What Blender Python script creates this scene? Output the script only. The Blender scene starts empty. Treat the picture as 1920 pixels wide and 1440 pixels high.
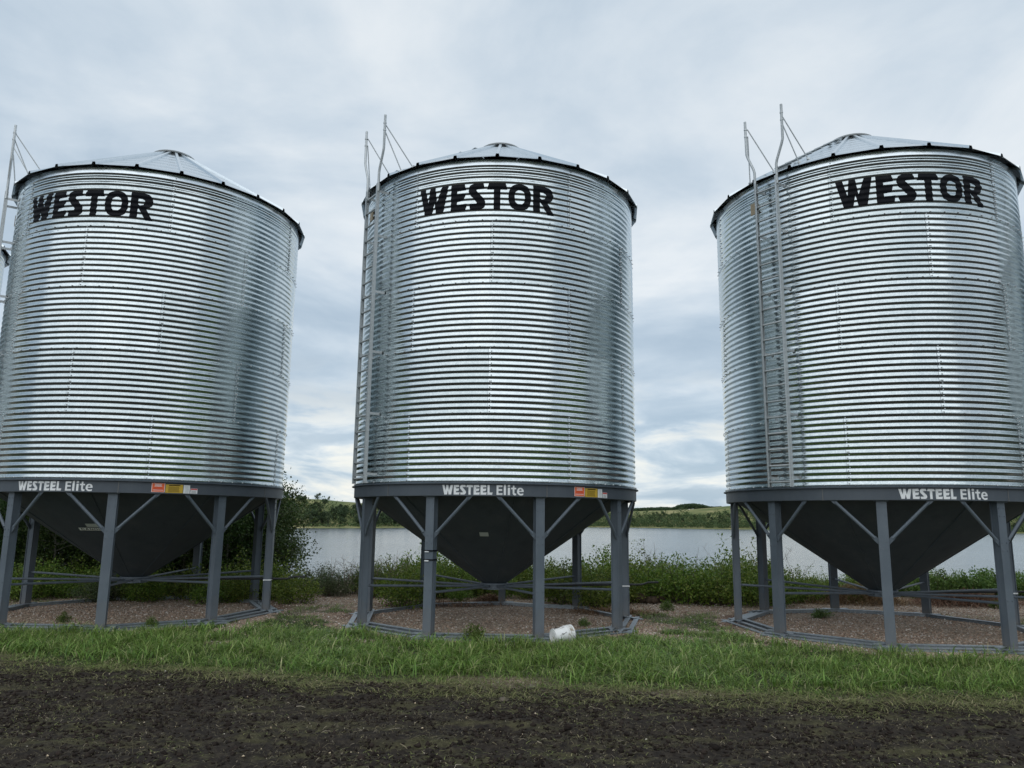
import bpy, bmesh, math, random
import numpy as np
from mathutils import Vector, Matrix
from mathutils.geometry import tessellate_polygon

S = bpy.context.scene
COL = S.collection
rng = np.random.default_rng(7)
random.seed(7)
R = math.radians
CAMZ = 1.885

# ------------------------------------------------------------------ camera
cam_d = bpy.data.cameras.new("camera")
cam_d.sensor_width = 36.0
cam_d.lens = 36.0 * 1434.26 / 1920
cam_d.clip_start = 0.1
cam_d.clip_end = 5000
cam = bpy.data.objects.new("camera", cam_d)
COL.objects.link(cam)
pitch, roll = .1754, .012
fw = Vector((0, math.cos(pitch), math.sin(pitch)))
up = Vector((0, -math.sin(pitch), math.cos(pitch)))
rt = Vector((1, 0, 0))
cx_ = math.cos(roll) * rt + math.sin(roll) * up
cy_ = -math.sin(roll) * rt + math.cos(roll) * up
M = Matrix((cx_, cy_, -fw)).transposed().to_4x4()
M.translation = (0, 0, CAMZ)
cam.matrix_world = M
S.camera = cam

# ------------------------------------------------------------------ world: overcast sky over a Nishita base
SUN_EL, SUN_AZ = 52.0, 200.0            # azimuth clockwise from +Y (behind the camera, a little to the left)
W = bpy.data.worlds.new("World")
S.world = W
W.use_nodes = True
nt = W.node_tree
for n in list(nt.nodes): nt.nodes.remove(n)
def N(t, **k):
    n = nt.nodes.new(t)
    for a, b in k.items(): setattr(n, a, b)
    return n
def L(a, b): nt.links.new(a, b)
def mth(op, a, b=None, c=None, clamp=False):
    n = N("ShaderNodeMath", operation=op); n.use_clamp = clamp
    for i, v in enumerate((a, b, c)):
        if v is None: continue
        if hasattr(v, "is_linked"): L(v, n.inputs[i])
        else: n.inputs[i].default_value = v
    return n.outputs[0]
def ramp(fac, stops, interp='EASE'):
    n = N("ShaderNodeValToRGB"); n.color_ramp.interpolation = interp
    e = n.color_ramp.elements
    while len(e) < len(stops): e.new(.5)
    for i, (p, c) in enumerate(stops):
        e[i].position = p; e[i].color = (*c, 1) if len(c) == 3 else c
    L(fac, n.inputs[0]); return n.outputs[0]
def mixc(fac, a, b):
    n = N("ShaderNodeMix", data_type='RGBA')
    for i, v in ((0, fac), (6, a), (7, b)):
        if hasattr(v, "is_linked"): L(v, n.inputs[i])
        else: n.inputs[i].default_value = v if i == 0 else (*v, 1)
    return n.outputs[2]
sky = N("ShaderNodeTexSky", sky_type='NISHITA', sun_disc=False)
sky.sun_elevation = R(SUN_EL); sky.sun_rotation = R(SUN_AZ)
tc = N("ShaderNodeTexCoord")
sx = N("ShaderNodeSeparateXYZ"); L(tc.outputs['Generated'], sx.inputs[0])
den = mth('ADD', mth('MAXIMUM', sx.outputs[2], 0.0), 0.16)
cb = N("ShaderNodeCombineXYZ")
L(mth('DIVIDE', sx.outputs[0], den), cb.inputs[0]); L(mth('DIVIDE', sx.outputs[1], den), cb.inputs[1])
cb.inputs[2].default_value = 3.7
def noise(vec, scale, detail, rough, dist=0.0, off=(0, 0, 0)):
    mp = N("ShaderNodeMapping"); mp.inputs[1].default_value = off; L(vec, mp.inputs[0])
    n = N("ShaderNodeTexNoise"); L(mp.outputs[0], n.inputs['Vector'])
    n.inputs['Scale'].default_value = scale; n.inputs['Detail'].default_value = detail
    n.inputs['Roughness'].default_value = rough; n.inputs['Distortion'].default_value = dist
    return n.outputs[0]
big = noise(cb.outputs[0], .55, 3, .5, .3, (1.3, .4, 0))
mid = noise(cb.outputs[0], 1.15, 9, .56, .5, (4.1, 2.2, 1))
fine = noise(cb.outputs[0], 4.5, 6, .55, .4, (1.1, 7.2, 2))
dens = mth('ADD', mth('MULTIPLY', big, .42), mth('MULTIPLY', mid, .58))
dens = mth('ADD', dens, mth('MULTIPLY', sx.outputs[0], .05))
dens = mth('ADD', dens, mth('MULTIPLY', mth('SUBTRACT', fine, .5), .10))
cloud = ramp(dens, [(.35, (.268, .342, .420)), (.44, (.338, .412, .485)), (.50, (.415, .482, .545)), (.56, (.500, .552, .596)), (.63, (.61, .638, .655))], 'B_SPLINE')
# brighter, warmer broken streaks close to the horizon
st = N("ShaderNodeMapping"); st.inputs[3].default_value = (2.6, 2.6, 10.0); L(tc.outputs['Generated'], st.inputs[0])
streak = noise(st.outputs[0], 2.6, 6, .55, .5, (2.0, 6.5, 0))
lowc = ramp(streak, [(.38, (.25, .335, .42)), (.46, (.37, .45, .525)), (.52, (.52, .565, .59)), (.60, (.72, .70, .63))], 'B_SPLINE')
lowm = ramp(sx.outputs[2], [(.0, (1, 1, 1)), (.06, (.8, .8, .8)), (.22, (0, 0, 0))])
cl = mixc(lowm, cloud, lowc)
sc10 = N("ShaderNodeVectorMath", operation='SCALE'); L(cl, sc10.inputs[0]); sc10.inputs['Scale'].default_value = 1 / .10
skyc = mixc(.92, sky.outputs[0], sc10.outputs[0])
gm = ramp(mth('MULTIPLY_ADD', sx.outputs[2], 8.0, .5, True), [(.40, (0, 0, 0)), (.50, (1, 1, 1))])
final = mixc(gm, (.9, .95, .9), skyc)
bg = N("ShaderNodeBackground"); L(final, bg.inputs[0]); bg.inputs[1].default_value = .10
out = N("ShaderNodeOutputWorld"); L(bg.outputs[0], out.inputs[0])

# ------------------------------------------------------------------ sun: veiled by the overcast
sd = bpy.data.lights.new("sun", 'SUN'); sd.energy = .85; sd.angle = R(95); sd.color = (1, .96, .90)
so = bpy.data.objects.new("sun", sd); COL.objects.link(so)
az = R(SUN_AZ)
sdir = Vector((math.sin(az) * math.cos(R(SUN_EL)), math.cos(az) * math.cos(R(SUN_EL)), math.sin(R(SUN_EL))))
so.rotation_euler = sdir.to_track_quat('Z', 'Y').to_euler()
S.view_settings.view_transform = 'Standard'
S.view_settings.look = 'None'
S.view_settings.gamma = 1
S.view_settings.exposure = 0.55
S.view_settings.use_curve_mapping = False

# ------------------------------------------------------------------ materials
def material(name, color=(.5, .5, .5), rough=.6, metal=0.0, spec=.5, build=None):
    global nt
    m = bpy.data.materials.new(name); m.use_nodes = True
    nt = m.node_tree
    p = nt.nodes['Principled BSDF']
    p.inputs['Base Color'].default_value = (*color, 1); p.inputs['Roughness'].default_value = rough
    p.inputs['Metallic'].default_value = metal; p.inputs['Specular IOR Level'].default_value = spec
    if build: build(p)
    return m
def objnoise(scale, detail=3, rough=.5, stretch=(1, 1, 1), coord='Object', dist=0.):
    t = N("ShaderNodeTexCoord"); mp = N("ShaderNodeMapping"); mp.inputs[3].default_value = stretch
    L(t.outputs[coord], mp.inputs[0])
    n = N("ShaderNodeTexNoise"); L(mp.outputs[0], n.inputs['Vector'])
    n.inputs['Scale'].default_value = scale; n.inputs['Detail'].default_value = detail
    n.inputs['Roughness'].default_value = rough; n.inputs['Distortion'].default_value = dist
    return n.outputs[0]
def bump(p, h, strength, dist):
    b = N("ShaderNodeBump"); b.inputs['Strength'].default_value = strength; b.inputs['Distance'].default_value = dist
    L(h, b.inputs['Height']); L(b.outputs[0], p.inputs['Normal'])
def galv(c0, c1, r0, r1, spangle=60.):
    def f(p):
        v = N("ShaderNodeTexVoronoi"); v.inputs['Scale'].default_value = spangle
        t = N("ShaderNodeTexCoord"); L(t.outputs['Object'], v.inputs['Vector'])
        sp = N("ShaderNodeSeparateColor"); L(v.outputs['Color'], sp.inputs[0])
        n = objnoise(3.0, 7, .65, (1, 1, .22))
        k = mth('ADD', mth('MULTIPLY', sp.outputs[0], .35), mth('MULTIPLY', n, .65))
        oi = N("ShaderNodeObjectInfo")
        k = mth('ADD', k, mth('MULTIPLY', mth('SUBTRACT', oi.outputs['Random'], .5), .34))
        L(ramp(k, [(.25, c0), (.75, c1)], 'LINEAR'), p.inputs['Base Color'])
        L(mth('MULTIPLY_ADD', k, r1 - r0, r0), p.inputs['Roughness'])
    return f
M_wall = material("galvanized_sheet", metal=1, build=galv((.42, .48, .50), (.64, .70, .72), .22, .11))
M_roof = material("galvanized_roof", metal=1, build=galv((.60, .66, .70), (.70, .755, .79), .26, .20, 40))
M_galv = material("dull_galvanized", metal=.6, build=galv((.36, .39, .40), (.56, .59, .60), .50, .36, 90))
M_rail = material("base_rail_steel", metal=.6, build=galv((.20, .23, .26), (.34, .38, .41), .55, .42, 30))
M_seam_shadow = material("seam_sealant_shadow_grey", (.12, .13, .14), .7)  # dark grey standing in for shade and sealant along the sheet seams
M_bolt = material("bolt_steel", (.55, .57, .58), .4, 1)
def paint(p):
    n = objnoise(4, 6, .65, (1, 1, .4))
    c = ramp(n, [(.3, (.088, .112, .138)), (.7, (.112, .138, .166))])
    t = N("ShaderNodeTexCoord"); sz = N("ShaderNodeSeparateXYZ"); L(t.outputs['Object'], sz.inputs[0])
    dz = mth('ADD', sz.outputs[2], mth('MULTIPLY', mth('SUBTRACT', objnoise(7, 6, .7), .5), -.9))
    dust = ramp(dz, [(.0, (1, 1, 1)), (.22, (.35, .35, .35)), (.55, (0, 0, 0))])
    c = mixc(mth('MULTIPLY', dust, .5), c, (.17, .145, .115))
    c = mixc(mth('MULTIPLY', ramp(objnoise(22, 5, .7), [(.60, (0, 0, 0)), (.70, (1, 1, 1))]), .35), c, (.17, .18, .185))
    L(c, p.inputs['Base Color'])
    L(mth('MULTIPLY_ADD', objnoise(30, 3), .2, .38), p.inputs['Roughness'])
M_paint = material("grey_leg_paint", build=paint)
def paint2(p):
    n = objnoise(2.2, 6, .65, (1, 1, .5))
    L(ramp(n, [(.3, (.055, .070, .088)), (.7, (.074, .091, .110))]), p.inputs['Base Color'])
    L(mth('MULTIPLY_ADD', objnoise(24, 3), .2, .42), p.inputs['Roughness'])
M_band = material("charcoal_band_paint", build=paint2)
def paint3(p):
    n = objnoise(2.4, 8, .7, (1, 1, .4))
    L(ramp(n, [(.3, (.028, .042, .052)), (.5, (.040, .057, .069)), (.7, (.058, .074, .084))]), p.inputs['Base Color'])
    p.inputs['Roughness'].default_value = .6
M_hop = material("charcoal_hopper_paint", build=paint3)
M_black = material("black_vinyl", (.007, .008, .011), .65, 0, .12, build=lambda p: L(ramp(objnoise(5, 7, .7), [(.45, (.005, .006, .009)), (.72, (.014, .015, .018))]), p.inputs["Base Color"]))
M_white = material("white_vinyl", (.78, .80, .81), .5, build=lambda p: L(ramp(objnoise(6, 7, .7), [(.40, (.80, .82, .83)), (.75, (.58, .60, .61))]), p.inputs["Base Color"]))
M_orange = material("orange_vinyl", (.80, .13, .03), .5)
M_yellow = material("yellow_vinyl", (.55, .36, .03), .5)
M_tan = material("tan_plate", (.30, .25, .17), .7)
M_grey_label = material("faded_label", (.46, .50, .47), .7)
M_hoptag = material("pale_tag", (.80, .84, .80), .7)
M_red = material("red_print", (.55, .05, .04), .6)
M_dark_rod = material("black_rod", (.016, .017, .018), .5)
def soilf(p): pass

def island(stops, rough=.7, transl=0.0, tcol=(.1, .2, .03), noise_amt=0.0, interp='LINEAR', spec=.3):
    def f(p):
        g = N("ShaderNodeNewGeometry")
        c = ramp(g.outputs['Random Per Island'], stops, interp)
        oi = N("ShaderNodeObjectInfo")
        hs = N("ShaderNodeHueSaturation"); L(c, hs.inputs['Color'])
        L(mth('MULTIPLY_ADD', oi.outputs['Random'], .035, .4825), hs.inputs['Hue'])
        L(mth('MULTIPLY_ADD', oi.outputs['Random'], .36, .82), hs.inputs['Value'])
        L(hs.outputs[0], p.inputs['Base Color'])
        p.inputs['Roughness'].default_value = rough
        p.inputs['Specular IOR Level'].default_value = spec
        if transl:
            t = N("ShaderNodeBsdfTranslucent"); L(hs.outputs[0], t.inputs[0])
            mx = N("ShaderNodeMixShader"); mx.inputs[0].default_value = transl
            o = nt.nodes['Material Output']
            L(p.outputs[0], mx.inputs[1]); L(t.outputs[0], mx.inputs[2]); L(mx.outputs[0], o.inputs[0])
    return f
M_grass = material("grass_blades", build=island([(0, (.062, .112, .022)), (.40, (.128, .210, .040)), (.75, (.200, .288, .060)), (.94, (.29, .32, .12)), (1, (.46, .42, .25))], .5, .25))
M_tramp = material("trampled_blades", build=island([(0, (.085, .105, .032)), (.5, (.150, .168, .060)), (.85, (.23, .225, .10)), (1, (.36, .32, .18))], .75, .15))
M_straw = material("straw_bits", build=island([(0, (.050, .045, .024)), (.6, (.105, .095, .050)), (.92, (.19, .165, .10)), (1, (.42, .37, .28))], .85))
M_clod = material("soil_clods", build=island([(0, (.016, .0125, .010)), (1, (.043, .034, .027))], .95, spec=.15))
M_peb = material("pebbles", build=island([(0, (.215, .156, .110)), (.35, (.41, .305, .218)), (.62, (.56, .435, .318)), (.82, (.46, .415, .355)), (.92, (.68, .60, .51)), (1, (.85, .81, .75))], .85))
M_leaf = material("shrub_leaves", build=island([(0, (.072, .130, .020)), (.5, (.145, .225, .034)), (.85, (.230, .305, .052)), (1, (.32, .34, .09))], .5, .28))
M_leafd = material("poplar_leaves", build=island([(0, (.030, .058, .016)), (.5, (.055, .098, .024)), (.85, (.080, .130, .032)), (1, (.12, .155, .045))], .5, .3))
M_leafg = material("silver_willow_leaves", build=island([(0, (.060, .085, .036)), (.5, (.105, .140, .060)), (.9, (.155, .185, .09)), (1, (.20, .21, .12))], .6, .25))
M_weed = material("weed_leaves", build=island([(0, (.070, .125, .028)), (.5, (.125, .200, .045)), (1, (.20, .28, .080))], .55, .35))
M_stem = material("shrub_stems", (.085, .062, .048), .85)
M_twig = material("bare_twigs", (.20, .16, .13), .85)
M_bark = material("poplar_bark", (.16, .155, .13), .85)
M_dry = material("dry_grass", build=island([(0, (.11, .058, .030)), (.6, (.21, .118, .062)), (.93, (.32, .20, .12)), (1, (.52, .43, .31))], .85, .1))
M_far = material("far_tree_leaves", build=island([(0, (.030, .052, .026)), (.5, (.048, .078, .036)), (1, (.078, .108, .050))], .8, .15))
M_fart = material("far_trunk", (.10, .09, .08), .9)
M_thick = material("far_thicket_leaves", build=island([(0, (.036, .060, .026)), (.5, (.068, .102, .040)), (1, (.13, .165, .062))], .8, .15))
M_stone = material("field_stone", (.20, .17, .14), .9, build=lambda p: L(ramp(objnoise(9, 5), [(.3, (.07, .058, .046)), (.7, (.16, .132, .105))]), p.inputs['Base Color']))
M_lump = material("dirt_lump", (.06, .042, .03), .95, build=lambda p: L(ramp(objnoise(14, 5), [(.3, (.045, .03, .02)), (.7, (.10, .065, .042))]), p.inputs['Base Color']))
def bucketf(p):
    n = objnoise(7, 5, .7)
    L(ramp(n, [(.34, (.32, .28, .22)), (.46, (.74, .75, .74)), (.7, (.80, .81, .81))]), p.inputs['Base Color'])
    p.inputs['Roughness'].default_value = .42
M_bucket = material("white_bucket_plastic", build=bucketf)
M_mud = material("dried_mud", (.035, .028, .022), .9)

# ------------------------------------------------------------------ geometry helpers
class MB:
    """collects polygons, builds ONE mesh"""
    def __init__(s): s.v = []; s.f = []
    def add(s, vs, fs):
        o = len(s.v); s.v += [tuple(map(float, q)) for q in vs]; s.f += [tuple(i + o for i in q) for q in fs]
    def box(s, c, e, M=None):
        c = Vector(c); vs = []
        for dz in (-1, 1):
            for dy in (-1, 1):
                for dx in (-1, 1):
                    q = Vector((dx * e[0] / 2, dy * e[1] / 2, dz * e[2] / 2))
                    if M: q = M @ q
                    vs.append(c + q)
        s.add(vs, [(0, 2, 3, 1), (4, 5, 7, 6), (0, 1, 5, 4), (2, 6, 7, 3), (0, 4, 6, 2), (1, 3, 7, 5)])
    def tube(s, path, r, n=8, cap=True):
        path = [Vector(q) for q in path]
        rr = r if hasattr(r, '__len__') else [r] * len(path)
        d0 = (path[1] - path[0]).normalized()
        ref = Vector((0, 0, 1)) if abs(d0.z) < .9 else Vector((1, 0, 0))
        vs = []
        for i, q in enumerate(path):
            d = (path[min(i + 1, len(path) - 1)] - path[max(i - 1, 0)]).normalized()
            a = d.cross(ref).normalized(); b = d.cross(a)
            for k in range(n):
                t = 2 * math.pi * k / n
                vs.append(q + (a * math.cos(t) + b * math.sin(t)) * rr[i])
        fs = [(i * n + k, i * n + (k + 1) % n, (i + 1) * n + (k + 1) % n, (i + 1) * n + k) for i in range(len(path) - 1) for k in range(n)]
        if cap: fs += [tuple(range(n))[::-1], tuple(range((len(path) - 1) * n, len(path) * n))]
        s.add(vs, fs)
    def lathe(s, prof, n=96, a0=0., a1=360.):
        full = abs(a1 - a0 - 360) < 1e-6
        m = n if full else n + 1
        vs = []
        for (r, z) in prof:
            for k in range(m):
                t = R(a0 + (a1 - a0) * k / n)
                vs.append((r * math.sin(t), -r * math.cos(t), z))
        fs = []
        for i in range(len(prof) - 1):
            for k in range(n):
                k2 = (k + 1) % m
                fs.append((i * m + k, i * m + k2, (i + 1) * m + k2, (i + 1) * m + k))
        s.add(vs, fs)
    def build(s, name, mat, parent=None, smooth=False, angle=None, loc=None, bevel=0):
        me = bpy.data.meshes.new(name); me.from_pydata(s.v, [], s.f); me.validate(); me.update()
        return link(name, me, mat, parent, smooth, angle, loc)
def link(name, me, mat, parent=None, smooth=False, angle=None, loc=None):
    if mat and not me.materials: me.materials.append(mat)
    if smooth: me.polygons.foreach_set('use_smooth', [True] * len(me.polygons))
    if angle:
        me.polygons.foreach_set('use_smooth', [True] * len(me.polygons)); me.set_sharp_from_angle(angle=R(angle))
    o = bpy.data.objects.new(name, me); COL.objects.link(o)
    if parent: o.parent = parent
    if loc: o.location = loc
    return o
def mesh_np(name, V, Q=None, T=None):
    """fast builder: V (n,3), Q quads (m,4), T tris (k,3)"""
    me = bpy.data.meshes.new(name)
    V = np.asarray(V, np.float32); me.vertices.add(len(V)); me.vertices.foreach_set('co', V.ravel())
    idx = []; tot = []
    if Q is not None and len(Q): idx.append(np.asarray(Q, np.int32).ravel()); tot.append(np.full(len(Q), 4, np.int32))
    if T is not None and len(T): idx.append(np.asarray(T, np.int32).ravel()); tot.append(np.full(len(T), 3, np.int32))
    idx = np.concatenate(idx); tot = np.concatenate(tot)
    me.loops.add(len(idx)); me.loops.foreach_set('vertex_index', idx)
    me.polygons.add(len(tot))
    me.polygons.foreach_set('loop_start', np.concatenate([[0], np.cumsum(tot)[:-1]]).astype(np.int32))
    me.polygons.foreach_set('loop_total', tot)
    me.update(calc_edges=True); return me
def tag(o, label=None, cat=None, group=None, kind=None):
    if label: o['label'] = label
    if cat: o['category'] = cat
    if group: o['group'] = group
    if kind: o['kind'] = kind
    return o
def empty(name, loc=(0, 0, 0), rz=0.):
    o = bpy.data.objects.new(name, None); o.empty_display_size = .2; COL.objects.link(o)
    o.location = loc; o.rotation_euler = (0, 0, rz); return o
def kids(o):
    return KID.get(o.name, [])
KID = {}
def index_kids():
    KID.clear()
    for o in bpy.data.objects:
        if o.parent: KID.setdefault(o.parent.name, []).append(o)
def copy_tree(o, skip=()):
    c = o.copy(); COL.objects.link(c)
    for ch in kids(o):
        if ch.get('only'): continue
        d = ch.copy(); COL.objects.link(d); d.parent = c
        for g in kids(ch):
            e = g.copy(); COL.objects.link(e); e.parent = d
    return c
def pol(a, r, z): a = R(a); return Vector((r * math.sin(a), -r * math.cos(a), z))
def smooth(a, b, x): t = np.clip((x - a) / (b - a), 0, 1); return t * t * (3 - 2 * t)
_perm = rng.random((256, 256)).astype(np.float32)
def vnoise(x, y):
    xi = np.floor(x).astype(int); yi = np.floor(y).astype(int); fx = x - xi; fy = y - yi
    fx = fx * fx * (3 - 2 * fx); fy = fy * fy * (3 - 2 * fy)
    g = lambda a, b: _perm[a & 255, b & 255]
    return (g(xi, yi) * (1 - fx) + g(xi + 1, yi) * fx) * (1 - fy) + (g(xi, yi + 1) * (1 - fx) + g(xi + 1, yi + 1) * fx) * fy
def fbm(x, y, o=4, g=.5):
    s = 0; a = 1; t = 0
    for i in range(o): s = s + a * vnoise(x * 2 ** i + 17.3 * i, y * 2 ** i + 5.1 * i); t += a; a *= g
    return s / t

# ------------------------------------------------------------------ setting: ground, lake, far bank
BINS = [(-7.474, 15.693, -1.0), (-.296, 15.204, .5), (6.917, 14.636, -.4), (-14.83, 16.6, -.5), (14.13, 14.07, 0.)]
LAKE = CAMZ - 5.0
def front_edge(x):
    xc = np.clip(x, -7, 7)
    return 8.85 - .13 * xc + .012 * xc * xc
def pad_dist(x, y):
    d = np.full(np.shape(x), 99.)
    for i, (bx, by, _) in enumerate(BINS):
        k = .30 if i in (2, 4) else (-.10 if i == 1 else -.30)
        d = np.minimum(d, np.hypot(x - bx, y - by) - k * (y < by))
    return d
def grass_amount(x, y):
    e = front_edge(x) + .95 * (fbm(x * .9 + 3, y * .9, 3) - .5) + .25 * (fbm(x * 3, y * 3 + 9, 2) - .5)
    bare = np.exp(-(((x + .15) / .7) ** 2 + ((y - 9.45) / .35) ** 2))
    g = smooth(e + .05, e + .5, y) * (1 - .9 * bare)
    n = fbm(x * .8 + 40, y * .8 + 11, 3); n2 = fbm(x * 2.1 + 7, y * 2.1, 3)
    rear = 1 - smooth(14.2, 17.6, y + 3.4 * (n - .5))
    g = g * np.where(y > 11.6, rear * smooth(.37, .50, n2 + .30 * (1 - smooth(11.6, 13.5, y)) * 1.2), 1)
    for ax_, ay_, rx_, ry_ in ((2.75, 12.95, .75, .28), (3.6, 12.45, .5, .2), (2.45, 14.6, .8, .5), (-4.2, 12.0, .5, .16), (-2.3, 12.4, .45, .2)):
        g = g * (1 - .93 * np.exp(-((((x - ax_) / rx_) ** 2 + ((y - ay_) / ry_) ** 2)) ** 2 * .8) * smooth(.25, .5, n2 + .1))
    g = g * np.maximum(smooth(2.95, 3.12, pad_dist(x, y) + .5 * (n2 - .5)), .5 * smooth(2.3, 2.7, pad_dist(x, y)) * smooth(.58, .66, n2) * (y < 14.5))
    return g
def grad(a, b, n, p): return a + (b - a) * np.linspace(0, 1, n) ** p
xs = np.concatenate([-grad(14, 420, 26, 3)[::-1], np.arange(-13.9, -7.05, .14), np.arange(-7, 7, .036), np.arange(7.05, 13.95, .14), grad(14, 420, 26, 3)])
ys = np.concatenate([-grad(2, 320, 26, 3)[::-1], np.arange(-1.85, 5.0, .18), np.arange(5.05, 10.6, .032), np.arange(10.62, 22, .09), np.arange(22.2, 46, .5), [50, 60, 80]])
X, Y = np.meshgrid(xs, ys)
def bank(x, y):
    e = 23.2 + 1.6 * (fbm(x * .12 + 5, y * 0 + 2, 2) - .5)
    return -6.0 * smooth(0, 20, y - e)
g_ = grass_amount(X, Y)
soil = 1 - smooth(-.1, .75, Y - front_edge(X) + .5 * (fbm(X * 1.3, Y * 1.3, 3) - .5))
rough_ = .028 * (np.abs(np.sin((Y + .35 * fbm(X * .35, Y * .3, 3)) * 4.6)) ** 1.5) * smooth(.3, .6, fbm(X * .5 + 8, Y * .9, 2)) + (fbm(X * 5.5, Y * 5.5, 2) - .45) * .045 + np.abs(fbm(X * 11 + 9, Y * 11, 2) - .5) * .055 + (fbm(X * 1.1, Y * 1.1, 2) - .5) * .07
Z = bank(X, Y) + soil * rough_ + (1 - soil) * (fbm(X * .9, Y * .9, 3) - .5) * .05 * smooth(3.0, 3.6, pad_dist(X, Y))
Z = np.where((Y < 4.6) | (np.abs(X) > 13.9), bank(X, Y) + (fbm(X * .5, Y * .5, 2) - .5) * .06, Z)
nx, ny = len(xs), len(ys)
I = np.arange(nx * ny).reshape(ny, nx)
Q = np.stack([I[:-1, :-1], I[:-1, 1:], I[1:, 1:], I[1:, :-1]], -1).reshape(-1, 4)
me = mesh_np("ground", np.stack([X.ravel(), Y.ravel(), Z.ravel()], 1), Q)
at = me.attributes.new("cover", 'FLOAT_COLOR', 'POINT')
rust = np.zeros_like(X)
for (bx, by, _) in BINS[:3]:
    d = np.hypot(X - bx, Y - by)
    rust = np.maximum(rust, np.exp(-((d - 2.75) / .35) ** 2) * smooth(.40, .62, fbm(X * 1.2 + 3, Y * 1.2 + 1, 3)) * smooth(0, .8, Y - by + .6))
cols = np.stack([soil.ravel(), g_.ravel(), rust.ravel(), np.ones(X.size)], 1).astype(np.float32)
at.data.foreach_set('color', cols.ravel())
def groundf(p):
    a = N("ShaderNodeAttribute", attribute_name="cover"); s = N("ShaderNodeSeparateColor"); L(a.outputs['Color'], s.inputs[0])
    n1 = objnoise(2.2, 8, .62, (.55, 1.5, 1)); n2 = objnoise(16, 6, .65)
    soilc = ramp(n2, [(.30, (.012, .0098, .0084)), (.50, (.027, .0215, .0172)), (.66, (.051, .042, .031)), (.8, (.085, .070, .049))], 'LINEAR')
    moss = ramp(n1, [(.50, (0, 0, 0)), (.62, (1, 1, 1))])
    soilc = mixc(mth('MULTIPLY', moss, .7), soilc, ramp(n2, [(.3, (.036, .034, .018)), (.7, (.105, .098, .048))], 'LINEAR'))
    t = N("ShaderNodeTexCoord")
    v = N("ShaderNodeTexVoronoi"); v.inputs['Scale'].default_value = 34; L(t.outputs['Object'], v.inputs['Vector'])
    sv = N("ShaderNodeSeparateColor"); L(v.outputs['Color'], sv.inputs[0])
    grav = ramp(sv.outputs[0], [(0, (.18, .132, .095)), (.4, (.35, .265, .190)), (.7, (.465, .36, .262)), (.93, (.57, .46, .35)), (1, (.70, .64, .56))], 'LINEAR')
    grav = mixc(mth('MULTIPLY', ramp(v.outputs['Distance'], [(.30, (0, 0, 0)), (.75, (1, 1, 1))]), .45), grav, (.060, .045, .035))
    grav = mixc(mth('MULTIPLY', ramp(n1, [(.46, (0, 0, 0)), (.66, (1, 1, 1))]), .38), grav, (.17, .13, .10))
    grav = mixc(mth('MULTIPLY', s.outputs[2], .8), grav, (.10, .045, .027))
    gr = ramp(n2, [(.3, (.022, .030, .012)), (.7, (.052, .062, .024))], 'LINEAR')
    c = mixc(s.outputs[1], grav, gr); c = mixc(s.outputs[0], c, soilc)
    L(c, p.inputs['Base Color']); p.inputs['Roughness'].default_value = .93; p.inputs['Specular IOR Level'].default_value = .2
    h = mth('ADD', mth('MULTIPLY', v.outputs['Distance'], -.5), mth('MULTIPLY', objnoise(45, 5, .7), 1.0))
    bump(p, h, .7, .02)
M_ground = material("ground_cover", build=groundf)
tag(link("ground", me, M_ground, smooth=True), kind='structure')

def waterf(p):
    t = N("ShaderNodeTexCoord")
    def wv(sc, st):
        mp = N("ShaderNodeMapping"); mp.inputs[3].default_value = st; L(t.outputs['Object'], mp.inputs[0])
        n = N("ShaderNodeTexNoise"); L(mp.outputs[0], n.inputs['Vector']); n.inputs['Scale'].default_value = sc; n.inputs['Detail'].default_value = 4
        return n.outputs[0]
    h = mth('ADD', wv(1.1, (.5, 1.6, 1)), mth('MULTIPLY', wv(.22, (.35, 1.5, 1)), 2.2))
    bump(p, h, .45, .12)
    patch = wv(.02, (.4, 2.0, 1))
    L(ramp(patch, [(.35, (.055, .072, .085)), (.65, (.085, .105, .12))]), p.inputs['Base Color'])
    p.inputs['Roughness'].default_value = .16; p.inputs['IOR'].default_value = 1.33
M_water = material("lake_water", build=waterf)
me = mesh_np("lake_water", [(-1500, 25, LAKE), (1500, 25, LAKE), (1500, 1800, LAKE), (-1500, 1800, LAKE)], [(0, 1, 2, 3)])
tag(link("lake_water", me, M_water), kind='structure')

AZ = np.radians(np.array([-60, -33, -20, -13.7, -10, 0, 9.1, 12.9, 16.9, 33, 60.]))
SH = np.array([400, 380, 379, 379, 398, 520, 623, 592, 595, 615, 650.])
EL = np.array([.026, .0245, .0243, .0226, .0165, .012, .0125, .0155, .0212, .0185, .016])
def shore(a): return np.interp(a, AZ, SH)
def far_z(a, v):
    d0 = shore(a); zr = np.interp(a, AZ, EL) * (d0 + 110) + CAMZ
    z0 = LAKE + .5
    t = np.clip(v / 110., 0, 1)
    prof = .35 * t + .65 * t * t * (3 - 2 * t)
    z = z0 + (zr - z0) * prof - np.maximum(v - 110, 0) * .012
    z = z + smooth(5, 60, v) * (fbm(np.degrees(a) * .55 + 30, v * .02, 3) - .5) * 2.2
    z = np.where(v > 110, CAMZ + .975 * (zr - CAMZ) / (d0 + 110) * (d0 + v), z)
    return np.where(v < 0, LAKE + v * .2, z)
aa = np.radians(np.linspace(-62, 62, 320)); vv = np.concatenate([[-6, 0], np.linspace(4, 130, 40), np.linspace(140, 420, 14)])
Aa, Vv = np.meshgrid(aa, vv)
D = shore(Aa) + Vv + 2.5 * (fbm(np.degrees(Aa) * 1.7 + 9, Vv * 0, 2) - .5)
I = np.arange(Aa.size).reshape(Aa.shape)
Q = np.stack([I[:-1, :-1], I[:-1, 1:], I[1:, 1:], I[1:, :-1]], -1).reshape(-1, 4)
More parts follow.
